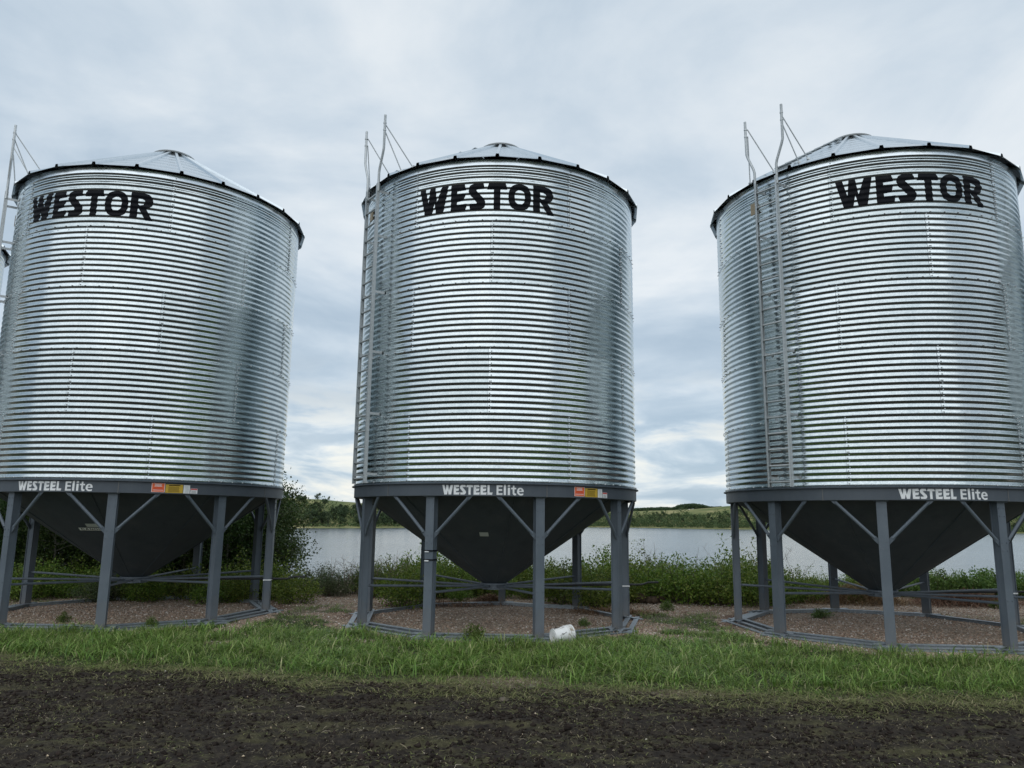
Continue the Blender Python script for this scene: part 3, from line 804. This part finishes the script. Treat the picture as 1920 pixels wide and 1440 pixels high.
for i, (x, y, s) in enumerate(spots):
    f, st = bush[i % 4]
    plant("hedge_shrub", f, st, M_leaf, M_stem, (x, y, -.02), (s * 1.05, s * rng.uniform(.9, 1.15)), rng.uniform(0, 6.28), hedge_label(x, y), "shrub", HG)
f, st = bush[0]
plant("corner_shrub", f, st, M_leaf, M_stem, (-2.25, 17.0, 0), (1.05, .95), 1.0, "round green shrub at the rear left leg of the middle bin", "shrub")
plant("corner_shrub", bush[2][0], bush[2][1], M_leaf, M_stem, (1.75, 17.35, 0), (.95, .88), 2.2, "green shrub at the rear right leg of the middle bin", "shrub")
plant("low_weed", bush[1][0], bush[1][1], M_leaf, M_stem, (-1.15, 18.35, 0), .48, 2.0, "small green sapling on the gravel behind the middle hopper tip", "weed")
for i, (x, y, s) in enumerate([(-4.5, 19.6, .95), (-3.9, 20.1, 1.0), (-3.3, 19.5, .85), (-5.0, 20.3, 1.0), (-4.2, 19.2, .7), (-3.0, 20.5, .9)]):
    plant("willow_shrub", dull[i % 2][0], dull[i % 2][1], M_leafg, M_stem, (x, y, -.02), s, i * 1.3, "dull grey-green willow shrub in the gap between left and middle bins", "shrub", "grey-green shrubs between the left and middle bins")
WG = "tall leafy weeds behind the right bin"
for i in range(16):
    plant("tall_weed", weed[i % 3][0], weed[i % 3][1], M_weed, M_stem, (10.3 + i * .27 + rng.normal() * .1, 20.6 + rng.normal() * .35, 0), rng.uniform(.75, 1.05), rng.uniform(0, 6), "tall fresh-green leafy weed on the bank behind the right bin", "weed", WG)
# --- bare twigs sticking out of the hedge
def twigs(name, loc, n, h, label, seed, spread=.5, mat=M_twig):
    g = np.random.default_rng(seed); m = MB()
    for k in range(n):
        b = Vector((g.normal() * spread * .4, g.normal() * .2, 0)); t = b + Vector((g.normal() * spread * .6, g.normal() * .3, h * g.uniform(.6, 1)))
        mid = (b + t) / 2 + Vector((g.normal() * .08, 0, .05))
        m.tube([b, mid, t], [.008, .006, .002], 3, cap=False)
        for j in range(5):
            u = g.uniform(.4, .95); p = b.lerp(t, u)
            m.tube([p, p + Vector((g.normal() * .16, g.normal() * .1, g.uniform(.03, .2)))], [.004, .0015], 3, cap=False)
    o = m.build(name, mat, loc=loc); tag(o, label, "dead branches"); return o
twigs("bare_twigs", (-3.85, 19.4, 0), 18, 1.1, "reddish bare twigs rising out of the grey-green shrubs left of the middle bin", 3, .7)
twigs("bare_twigs", (-2.9, 19.8, 0), 10, 1.15, "few thin bare twigs just behind the left rear leg of the middle bin", 4, .4)
twigs("bare_twigs", (3.55, 19.8, .1), 3, 1.55, "single tall dead twig sticking up from the hedge beside the middle bin", 5, .15)
twigs("bare_twigs", (4.9, 19.8, .1), 9, 1.25, "thin bare stalks above the hedge between middle and right bins", 6, 1.6)
twigs("bare_twigs", (6.9, 19.6, .1), 7, 1.15, "bare branching twigs behind the left legs of the right bin", 8, .5)

# --- poplar saplings behind the left bin
def tree_mesh(seed, h, w, nl, leaf, low=.03):
    g = np.random.default_rng(seed); tr = MB()
    tr.tube([(0, 0, 0), (g.normal() * .05, g.normal() * .05, h * .4), (g.normal() * .1, g.normal() * .1, h * .92)], [.05, .035, .008], 7)
    Cs = []
    nb = 46
    for b in range(nb):
        z0 = h * g.uniform(low, .9); a = g.uniform(0, 6.283)
        ln = w / 2 * (1 - .6 * max(0, (z0 / h - .35)) ** 1.1) * g.uniform(.55, 1.1)
        p0 = np.array([0, 0, z0]); p1 = np.array([math.cos(a) * ln, math.sin(a) * ln, z0 + ln * g.uniform(.15, .75)])
        pm_ = (p0 + p1) / 2 + g.normal(size=3) * .05
        tr.tube([p0, pm_, p1], [.014, .009, .003], 4, cap=False)
        n = nl // nb; u = g.uniform(.2, 1.05, n)[:, None]
        Cs.append(p0 * (1 - u) + p1 * u + g.normal(size=(n, 3)) * (.10 + .07 * h / 3))
    C = np.concatenate(Cs); C[:, 2] = np.maximum(C[:, 2], .05); n = len(C)
    V, Q = leaves_np(C, rand_dirs(n, g, -.25), rand_dirs(n, g, .8), leaf * g.uniform(.7, 1.3, n), leaf * g.uniform(.6, .95, n))
    t = bpy.data.meshes.new("trunk"); t.from_pydata(tr.v, [], tr.f)
    return mesh_np("crown", V, Q), t
trees = [tree_mesh(s, 2.9, 2.5, 5200, .078) for s in (41, 42, 43)]
def tree(name, v, loc, sc, rz, label, group=None, mats=(M_leafd, M_bark), cat="tree", zs=1.):
    c, t = v
    if not c.materials: c.materials.append(mats[0])
    if not t.materials: t.materials.append(mats[1])
    r = empty(name, loc, rz); r.scale = (sc, sc, sc * zs)
    link("crown", c, None, r); link("trunk", t, None, r); tag(r, label, cat, group); return r
TG = "dark leafy saplings behind the left bin"
for i, (x, y, s) in enumerate([(-6.85, 21.3, .95), (-7.9, 21.9, 1.1), (-8.9, 21.3, 1.05), (-9.9, 22.0, 1.15), (-10.9, 21.5, 1.05), (-12.0, 22.2, 1.1), (-13.2, 21.6, 1.1), (-14.4, 22.1, 1.1), (-15.6, 21.8, 1.1), (-8.4, 20.2, .85), (-10.4, 20.3, .85), (-12.4, 20.4, .9), (-7.3, 20.3, .8), (-9.4, 19.8, .7), (-11.4, 19.6, .75), (-13.4, 20.0, .8), (-7.6, 22.9, 1.1), (-8.6, 22.6, 1.15), (-9.5, 23.0, 1.2), (-10.5, 22.8, 1.2), (-11.5, 23.1, 1.2), (-12.6, 23.2, 1.2), (-13.8, 23.0, 1.2), (-15.0, 23.2, 1.2), (-6.9, 22.3, .95), (-8.0, 21.0, .9), (-9.2, 20.7, .9), (-11.2, 20.8, .95)]):
    tree("poplar_sapling", trees[i % 3], (x, y, -.03), s, i * 1.7, ("rear" if y > 22.4 else ("middle" if y > 21.2 else "near")) + "-row dark sapling of the thicket, " + ("behind the left bin's right legs" if x > -8.1 else ("behind the left hopper's tip" if x > -10.1 else ("behind the left bin's left legs" if x > -12.2 else "at the left photo edge"))), TG)
tree("poplar_sapling", trees[1], (-6.35, 21.0, -.03), .76, .6, "leafy poplar sapling leaning into the open at the thicket's right end")
UG = "shrubs under the trees behind the left bin"
for i in range(22):
    x = -14.5 + i * .42 + rng.normal() * .1
    y = 18.9 + rng.normal() * .35 - (.7 if i % 3 == 0 else 0)
    f, st = bush[i % 4]
    plant("understory_shrub", f, st, M_leaf, M_stem, (x, y, -.02), rng.uniform(.72, 1.0), i * 2.1, "green shrub under the dark trees, " + ("near the gravel, " if i % 3 == 0 else "set back, ") + ("behind the left bin's right legs" if x > -8.1 else ("behind the left hopper's tip" if x > -10.1 else ("behind the left bin's left legs" if x > -12.2 else "at the left photo edge"))), "shrub", UG)
for i, (x, y) in enumerate([(-5.9, 17.9), (-6.6, 17.5), (-7.3, 17.8), (-8.0, 17.5), (-8.7, 17.9), (-9.4, 17.6), (-10.1, 17.9), (-10.8, 17.4), (-11.6, 17.6), (-12.4, 17.3)]):
    f, st = (bush + dull)[i % 6]
    sc_ = (.82, .66, .92, .74, .88)[i % 5]
    plant("pad_shrub", f, st, M_leaf, M_stem, (x + rng.normal() * .1, y + rng.normal() * .12, -.02), (sc_ * 1.1, sc_), i * 2.3,
          "leafy shrub spreading onto the left bin's gravel pad, " + ("beside its right rear legs" if x > -7 else ("behind its hopper tip" if x > -9 else ("beside its left rear legs" if x > -11 else "at the photo's left edge"))), "shrub", "shrubs spreading onto the left bin's pad")
for (x, y, s, lb) in [(-4.75, 17.6, .85, "bright green shrub beside the right leg of the left bin"), (-5.4, 18.3, .95, "green shrub half hidden behind the right leg of the left bin"), (-6.2, 17.6, .55, "low dark weed clump by the gravel under the left bin")]:
    plant("leg_shrub", bush[3][0], bush[3][1], M_leaf, M_stem, (x, y, -.02), s, x, lb, "shrub")
# --- small weeds on the gravel
for k, (x, y, s, lb) in enumerate([(-.55, 12.55, .34, "grassy weed tuft on gravel just inside the middle bin's front rail"), (6.35, 16.1, .30, "low dark green weed patch on gravel under the right bin"), (-6.1, 13.6, .24, "small weed tuft on gravel behind the left bin's front rail"), (1.35, 14.35, .20, "tiny weed on the gravel behind the white bucket"), (-7.9, 14.1, .22, "small weed on the gravel under the left hopper"), (3.35, 16.9, .30, "low weeds on gravel beside the middle bin's right rear leg"), (11.2, 18.2, .24, "yellowish low weed on gravel behind the right bin")]):
    plant("gravel_weed", weed[k % 3][0], weed[k % 3][1], M_weed, M_stem, (x, y, 0), (s * 1.9 if k == 1 else s * 1.2, s * (.7 if k == 1 else 1)), k * 1.1, lb, "weed")

# ------------------------------------------------------------------ grass, straw, pebbles, clods
def ground_z(x, y):
    """height of the ground sheet under scattered things"""
    xi = np.clip(np.searchsorted(xs, x) - 1, 0, nx - 2); yi = np.clip(np.searchsorted(ys, y) - 1, 0, ny - 2)
    fx = (x - xs[xi]) / (xs[xi + 1] - xs[xi]); fy = (y - ys[yi]) / (ys[yi + 1] - ys[yi])
    return (Z[yi, xi] * (1 - fx) + Z[yi, xi + 1] * fx) * (1 - fy) + (Z[yi + 1, xi] * (1 - fx) + Z[yi + 1, xi + 1] * fx) * fy
def blades(name, x, y, z, h, w, bend, mat, seed):
    g = np.random.default_rng(seed); n = len(x)
    a = g.uniform(0, 6.283, n); dx, dy = np.cos(a), np.sin(a); px, py = -dy, dx
    ts = np.array([0, .38, .74, 1.0]); ws = np.array([1., .95, .62, 0])
    V = np.zeros((n, 7, 3)); 
    for i, t in enumerate(ts):
        off = bend * t ** 1.9 * h; zz = z + h * t * (1 - .42 * np.clip(bend, 0, 1.6) * t)
        cx = x + dx * off; cy = y + dy * off
        if i < 3:
            V[:, i * 2] = np.stack([cx + px * w * ws[i] / 2, cy + py * w * ws[i] / 2, zz], 1)
            V[:, i * 2 + 1] = np.stack([cx - px * w * ws[i] / 2, cy - py * w * ws[i] / 2, zz], 1)
        else: V[:, 6] = np.stack([cx, cy, zz], 1)
    o = np.arange(n)[:, None] * 7
    Q = np.concatenate([o + np.array([0, 1, 3, 2]), o + np.array([2, 3, 5, 4])]); T = o + np.array([4, 5, 6])
    me = mesh_np(name, V.reshape(-1, 3), Q, T)
    return tag(link(name, me, mat, smooth=True), kind='stuff')
n = 420000
gx = rng.uniform(-13, 13, n); gy = rng.uniform(8.2, 17.5, n)
vis = np.abs(gx) < gy * .74 + 1.2
gd = grass_amount(gx, gy) * vis
tuft = smooth(.28, .62, fbm(gx * 3.3, gy * 3.3 + 50, 3))
keep = rng.random(n) < gd * (.35 + .65 * tuft) * .66
gx, gy, gd, tuft = gx[keep], gy[keep], gd[keep], tuft[keep]
front = smooth(.0, 1.2, gy - front_edge(gx) - .15)
rearh = 1 - .55 * smooth(12.2, 14.5, gy)
h = (.05 + .125 * front * (.40 + .85 * tuft)) * rearh * rng.uniform(.65, 1.35, len(gx))
blades("grass", gx, gy, ground_z(gx, gy) - .01, h, rng.uniform(.005, .011, len(gx)), rng.uniform(.35, 2.0, len(gx)), M_grass, 1)
n = 30000   # broad arching leaves scattered through the strip
bx = rng.uniform(-12, 12, n); by = rng.uniform(9.3, 13.6, n)
k = rng.random(n) < grass_amount(bx, by) * smooth(.45, .6, fbm(bx * 1.6 + 9, by * 1.6, 2)) * smooth(.3, 1.0, by - front_edge(bx))
bx, by = bx[k], by[k]
blades("broad_grass", bx, by, ground_z(bx, by), rng.uniform(.12, .26, len(bx)), rng.uniform(.010, .019, len(bx)), rng.uniform(.5, 1.7, len(bx)), M_grass, 2)
n = 150000
tx = rng.uniform(-8, 8, n); ty = rng.uniform(5.2, 11.3, n)
e = ty - front_edge(tx) + .5 * (fbm(tx * 1.1 + 3, ty * 1.1, 3) - .5)
zone = np.exp(-((e - .10) / .55) ** 2) * (.35 + .9 * smooth(.35, .6, fbm(tx * 1.8, ty * 2.5 + 7, 3))) + .32 * smooth(.52, .66, fbm(tx * 1.15 + 60, ty * 2.4, 3)) * (e < .2)
k = rng.random(n) < zone * .55
tx, ty = tx[k], ty[k]
blades("trampled_grass", tx, ty, ground_z(tx, ty) - .004, rng.uniform(.035, .105, len(tx)) * (.38 + .62 * smooth(-.75, -.2, ty - front_edge(tx))), rng.uniform(.005, .010, len(tx)), rng.uniform(.9, 3.0, len(tx)), M_tramp, 3)
# straw and torn roots lying on the soil
n = 60000
sx_ = rng.uniform(-7, 7, n); sy = rng.uniform(5.2, 10.3, n)
k = (sy < front_edge(sx_) + .8) & (rng.random(n) < .25 + .75 * smooth(.42, .6, fbm(sx_ * 1.3, sy * 2.6 + 20, 3)))
sx_, sy = sx_[k], sy[k]; n = len(sx_)
a = rng.uniform(0, 6.283, n); ln = rng.uniform(.010, .048, n) * rng.choice([1, 1, 1, 1, 1, 2.2], n); wd = rng.uniform(.0018, .0042, n)
zz = ground_z(sx_, sy) + .006
c = np.stack([sx_, sy, zz], 1); d = np.stack([np.cos(a), np.sin(a), rng.normal(size=n) * .35], 1); p = np.stack([-np.sin(a), np.cos(a), rng.normal(size=n) * .5], 1)
mid = c + p * (rng.normal(size=n) * .008)[:, None] + np.array([0, 0, .008])
V = np.stack([c - d * ln[:, None] / 2 - p * wd[:, None] / 2, c - d * ln[:, None] / 2 + p * wd[:, None] / 2, mid + p * wd[:, None] / 2, mid - p * wd[:, None] / 2, c + d * ln[:, None] / 2 + p * wd[:, None] / 3, c + d * ln[:, None] / 2 - p * wd[:, None] / 3], 1)
o = np.arange(n)[:, None] * 6
tag(link("straw_bits", mesh_np("straw_bits", V.reshape(-1, 3), np.concatenate([o + np.array([0, 1, 2, 3]), o + np.array([3, 2, 4, 5])])), M_straw), kind='stuff')
OCT = np.array([(1, 0, 0), (-1, 0, 0), (0, 1, 0), (0, -1, 0), (0, 0, 1), (0, 0, -1.)])
OCF = np.array([(0, 2, 4), (2, 1, 4), (1, 3, 4), (3, 0, 4), (2, 0, 5), (1, 2, 5), (3, 1, 5), (0, 3, 5)])
def lumps(name, x, y, z, r, flat, mat, seed):
    g = np.random.default_rng(seed); n = len(x)
    v = OCT[None] * r[:, None, None] * g.uniform(.6, 1.3, (n, 6, 1)) + g.normal(size=(n, 6, 3)) * r[:, None, None] * .22
    v[:, :, 2] *= flat
    a = g.uniform(0, 6.283, n); ca, sa = np.cos(a)[:, None], np.sin(a)[:, None]
    vx = v[:, :, 0] * ca - v[:, :, 1] * sa; vy = v[:, :, 0] * sa + v[:, :, 1] * ca
    V = np.stack([vx + x[:, None], vy + y[:, None], v[:, :, 2] + z[:, None]], 2).reshape(-1, 3)
    T = (np.arange(n)[:, None, None] * 6 + OCF[None]).reshape(-1, 3)
    return tag(link(name, mesh_np(name, V, None, T), mat), kind='stuff')
n = 110000
px = rng.uniform(-14, 15, n); py = rng.uniform(11.0, 20.6, n)
ga = grass_amount(px, py)
k = (np.abs(px) < py * .72 + 1) & (rng.random(n) < np.where(ga > .3, .16, 1.0) * smooth(11.0, 12.0, py + .3 * (pad_dist(px, py) < 3.6)) * (.35 + .65 * smooth(.34, .6, fbm(px * 1.1 + 3, py * 1.1 + 30, 3))))
px, py = px[k], py[k]
lumps("gravel", px, py, ground_z(px, py) + .004, rng.uniform(.008, .019, len(px)) * rng.choice([1, 1, 1, 1.5], len(px)), .7, M_peb, 5)
n = 26000
px = rng.uniform(-6.5, 6.5, n); py = rng.uniform(5.2, 9.8, n)
k = (py < front_edge(px) + .2) & (rng.random(n) < .2 + .8 * smooth(.42, .62, fbm(px * 1.5 + 3, py * 3 + 13, 3)))
px, py = px[k], py[k]
lumps("soil_clods", px, py, ground_z(px, py) + .004, rng.uniform(.006, .022, len(px)) * rng.choice([1, 1, 1, 1, 1.7], len(px)), .75, M_clod, 6)
n = 170
px = rng.uniform(-6, 6, n); py = rng.uniform(5.5, 9.8, n)
lumps("soil_pebbles", px, py, ground_z(px, py) + .008, rng.uniform(.005, .013, n), .7, M_peb, 9)
# dry brown grass round the pads
def dry_heap(name, x0, y0, wx, wy, hz, n, label, seed):
    g = np.random.default_rng(seed)
    u = g.normal(size=(n, 2)) * .42; x = x0 + u[:, 0] * wx; y = y0 + u[:, 1] * wy
    top = hz * np.exp(-(u ** 2).sum(1) * 2.2)
    z = top * g.uniform(.1, 1, n)
    a = g.uniform(0, 6.283, n); ln = g.uniform(.08, .26, n); d = np.stack([np.cos(a), np.sin(a), g.normal(size=n) * .45], 1)
    p = np.stack([-np.sin(a), np.cos(a), np.zeros(n)], 1) * g.uniform(.003, .006, n)[:, None]
    c = np.stack([x, y, z + .01], 1); md = c + np.array([0, 0, .02]) + g.normal(size=(n, 3)) * .012
    e0 = c - d * ln[:, None] / 2; e1 = c + d * ln[:, None] / 2
    for q in (e0, e1): q[:, 2] = np.maximum(q[:, 2], .005)
    V = np.stack([e0 - p, e0 + p, md + p, md - p, e1 + p * .3, e1 - p * .3], 1)
    o = np.arange(n)[:, None] * 6
    ob = link(name, mesh_np(name, V.reshape(-1, 3), np.concatenate([o + np.array([0, 1, 2, 3]), o + np.array([3, 2, 4, 5])])), M_dry)
    return tag(ob, label, "dry grass")
dry_heap("dry_grass_heap", 8.35, 19.0, 1.4, .7, .46, 6000, "mound of reddish dry grass behind the right hopper's tip", 1)
dry_heap("dry_grass_heap", 10.9, 18.9, 1.6, .7, .34, 5000, "flat heap of brown dry grass in front of the weeds behind the right bin", 2)
dry_heap("dry_grass_heap", -.45, 17.9, .5, .3, .20, 1300, "small tangle of dry brown grass beside the middle bin's rear leg", 3)
dry_heap("dry_grass_heap", 2.1, 16.4, 1.1, .5, .05, 1500, "thin scatter of rust-brown dry grass under the middle bin's right rear rail", 4)
dry_heap("dry_grass_heap", -1.6, 17.4, 1.4, .35, .06, 1500, "thin scatter of rust-brown dry grass along the middle bin's rear rail", 5)
# stones and lumps of earth
def stone(name, loc, r, mat, label, cat, seed, group=None):
    bm = bmesh.new(); bmesh.ops.create_icosphere(bm, subdivisions=3, radius=1)
    g = np.random.default_rng(seed); o = g.uniform(0, 50, 3)
    for v in bm.verts:
        k = 1 + .55 * (float(vnoise(np.array([v.co.x * 1.3 + o[0]]), np.array([v.co.y * 1.3 + v.co.z + o[1]]))[0]) - .5) + .16 * (float(vnoise(np.array([v.co.x * 5 + o[2]]), np.array([v.co.z * 5 + v.co.y * 3]))[0]) - .5)
        v.co = Vector((v.co.x * r[0], v.co.y * r[1], v.co.z * r[2])) * k
    me = bpy.data.meshes.new(name); bm.to_mesh(me); bm.free()
    return tag(link(name, me, mat, smooth=True, loc=loc), label, cat, group)
stone("field_stone", (-.05, 8.50, .012), (.050, .040, .030), M_stone, "brown fist-sized stone lying on the dark soil in front of the middle bin", "stone", 1)
for i, (x, y, z, s, lb) in enumerate([(3.05, 18.55, .10, .17, "largest brown lump of earth in the pile by the hedge"), (3.3, 18.35, .06, .13, "low brown lump of earth at the near side of the hedge pile"), (3.5, 18.6, .08, .12, "brown lump of earth at the right end of the hedge pile"), (2.75, 18.6, .07, .14, "brown lump of earth at the left end of the hedge pile")]):
    stone("earth_lump", (x, y, z), (s * 1.2, s, s * .75), M_lump, lb, "earth lump", 10 + i, "brown lumps of earth by the hedge")

# ------------------------------------------------------------------ white bucket on its side
bk = tag(empty("bucket", (.83, 12.48, .115)), "muddy white plastic bucket lying on its side by the middle bin's front leg", "bucket")
ax = Vector((.86, .42, .10)).normalized()
bk.scale = (.9,) * 3
bk.rotation_euler = ax.to_track_quat('Z', 'Y').to_euler()
m = MB()
m.lathe([(.02, .012), (.055, .010), (.058, .006), (.090, .006), (.093, .012), (.118, .012), (.122, 0), (.130, .002), (.133, .012), (.1415, .255), (.151, .258), (.151, .270), (.1425, .272), (.144, .30), (.1525, .303), (.1525, .318), (.147, .322), (.147, .358), (.152, .360), (.152, .368), (.143, .368), (.131, .03), (.02, .028)], 48)
m.lathe([(.02, .012), (.0005, .012)], 48); m.lathe([(.02, .028), (.0005, .028)], 48)
for v in range(len(m.v)): m.v[v] = (m.v[v][0], m.v[v][1], m.v[v][2] - .18)
m.build("bucket_body", M_bucket, bk, angle=40)
m = MB()
hp = [(.155 * math.cos(t), .155 * math.sin(t) * 1.0 - .02 * math.sin(t), .14 - .20 * math.sin(t)) for t in np.linspace(math.pi * 1.02, math.pi * 1.98, 16)]
m.tube([Vector((q[0], q[1] - .0, q[2] * .55 + .06)) for q in hp], .003, 6); m.build("wire_handle", M_dark_rod, bk)
m = MB(); g = np.random.default_rng(2)
for k in range(16):
    t = g.uniform(0, 6.28); z0 = g.uniform(-.15, .12); q = .139
    p = [(q * math.cos(t + .05 * j + g.normal() * .03), q * math.sin(t + .05 * j + g.normal() * .03), z0 + j * .012 * g.normal()) for j in range(4)]
    m.tube([Vector(v) * 1.012 for v in p], [.004, .0055, .004, .002], 4)
o = m.build("mud_streaks", M_mud, bk); o['kind'] = 'stuff'

# ------------------------------------------------------------------ far bank trees and thicket
def far_tree(seed, h, w, n):
    g = np.random.default_rng(seed); Cs = []
    nc = 9
    for c in range(nc):
        cz = h * g.uniform(.28, .9); rr = w / 2 * (1 - abs(cz / h - .5)) * g.uniform(.2, .9); a = g.uniform(0, 6.28)
        cr = w * g.uniform(.16, .28)
        d = rand_dirs(n // nc, g) * (cr * g.uniform(.3, 1, n // nc) ** .5)[:, None]
        Cs.append(np.array([math.cos(a) * rr, math.sin(a) * rr, cz]) + d)
    C = np.concatenate(Cs); C[:, 2] = np.maximum(C[:, 2], .3); k = len(C)
    V, Q = leaves_np(C, rand_dirs(k, g), rand_dirs(k, g, .6), g.uniform(.35, .8, k), g.uniform(.3, .6, k))
    t = MB(); t.tube([(0, 0, -.5), (g.normal() * .1, 0, h * .5), (g.normal() * .2, 0, h * .8)], [.14, .10, .04], 6)
    tm = bpy.data.meshes.new("trunk"); tm.from_pydata(t.v, [], t.f)
    return mesh_np("crown", V, Q), tm
ft = [far_tree(s, 7.0, w, 480) for s, w in ((51, 4.5), (52, 5.5), (53, 4.0), (54, 6.0), (55, 5.0))]
def place_far(a_deg, v, sc, i, name, label, group, zs=1.):
    a = R(a_deg); d = float(shore(np.array(a))) + v
    tree(name, ft[i % 5], (d * math.sin(a), d * math.cos(a), float(far_z(np.array([a]), np.array([float(v)]))[0]) - .2), sc, i * 1.3, label, group, (M_far, M_fart), "tree", zs)
i = 0
for k in range(170):
    a = rng.uniform(-22, -5.5); v = 6 + 58 * rng.random() ** 1.5
    if fbm(np.array([a * .8 + 5]), np.array([v * .05]), 2)[0] < .42 and v > 18: continue
    place_far(a, v, rng.uniform(.62, 1.12), i, "far_tree", "dark green tree on the hillside across the lake, left of the middle bin", "trees on the far hillside left of the middle bin"); i += 1
for a, v, s in ((-14.0, 96, .75), (-13.2, 100, .45), (-15.8, 98, .6), (-11.2, 92, .8), (-10.4, 90, .7), (-15.3, 92, .5)):
    place_far(a, v, s, i, "ridge_tree", "lone tree standing out on the grassy ridge across the lake", "lone trees on the far grassy ridge"); i += 1
for k in range(70):
    a = np.clip(rng.choice([11.3, 16.6, 20, 10.2, 33, 14.9]) + rng.normal() * .9, 7.5, 36); v = rng.uniform(18, 62)
    place_far(a, v, rng.uniform(.5, .85), i, "far_tree", "dark green tree in the thicket across the lake, right of the middle bin", "trees on the far bank right of the middle bin"); i += 1
n = 26000
a = np.radians(rng.uniform(5, 15.2, n)); v = rng.uniform(225, 262, n)
hh = (1.2 + 4.6 * fbm(np.degrees(a) * 1.3 + 5, v * .01, 3) ** 1.3 + 3.0 * np.exp(-((np.degrees(a) - 12.9) / .75) ** 2)) * rng.random(n) ** .7 * (1 - smooth(13.6, 15.0, np.degrees(a)))
d = shore(a) + v
C = np.stack([d * np.sin(a), d * np.cos(a), far_z(a, v) + hh], 1)
V, Q = leaves_np(C, rand_dirs(n, rng), rand_dirs(n, rng, .6), rng.uniform(.7, 1.5, n), rng.uniform(.6, 1.2, n))
tag(link("skyline_wood", mesh_np("skyline_wood", V, Q), M_far), kind='stuff')
n = 110000
a = np.radians(np.concatenate([rng.uniform(-30, -3, 30000), rng.uniform(4, 38, 80000)])); v = .5 + 70 * rng.random(n) ** 1.15
dn = fbm(np.degrees(a) * .9 + 70, v * .06 + 3, 3)
k = rng.random(n) < smooth(.34, .46, dn + .20 * (1 - v / 71)) * np.where(a < 0, .6, 1)
a, v, dn = a[k], v[k], dn[k]; n = len(a)
d = shore(a) + v; hh = (1.2 + 5.0 * smooth(.45, .7, fbm(np.degrees(a) * 2.5, v * .09, 2))) * rng.random(n) ** .8
C = np.stack([d * np.sin(a), d * np.cos(a), far_z(a, v) + hh], 1)
V, Q = leaves_np(C, rand_dirs(n, rng), rand_dirs(n, rng, .6), rng.uniform(.5, 1.2, n), rng.uniform(.4, .9, n))
tag(link("far_thicket", mesh_np("far_thicket", V, Q), M_thick), kind='stuff')
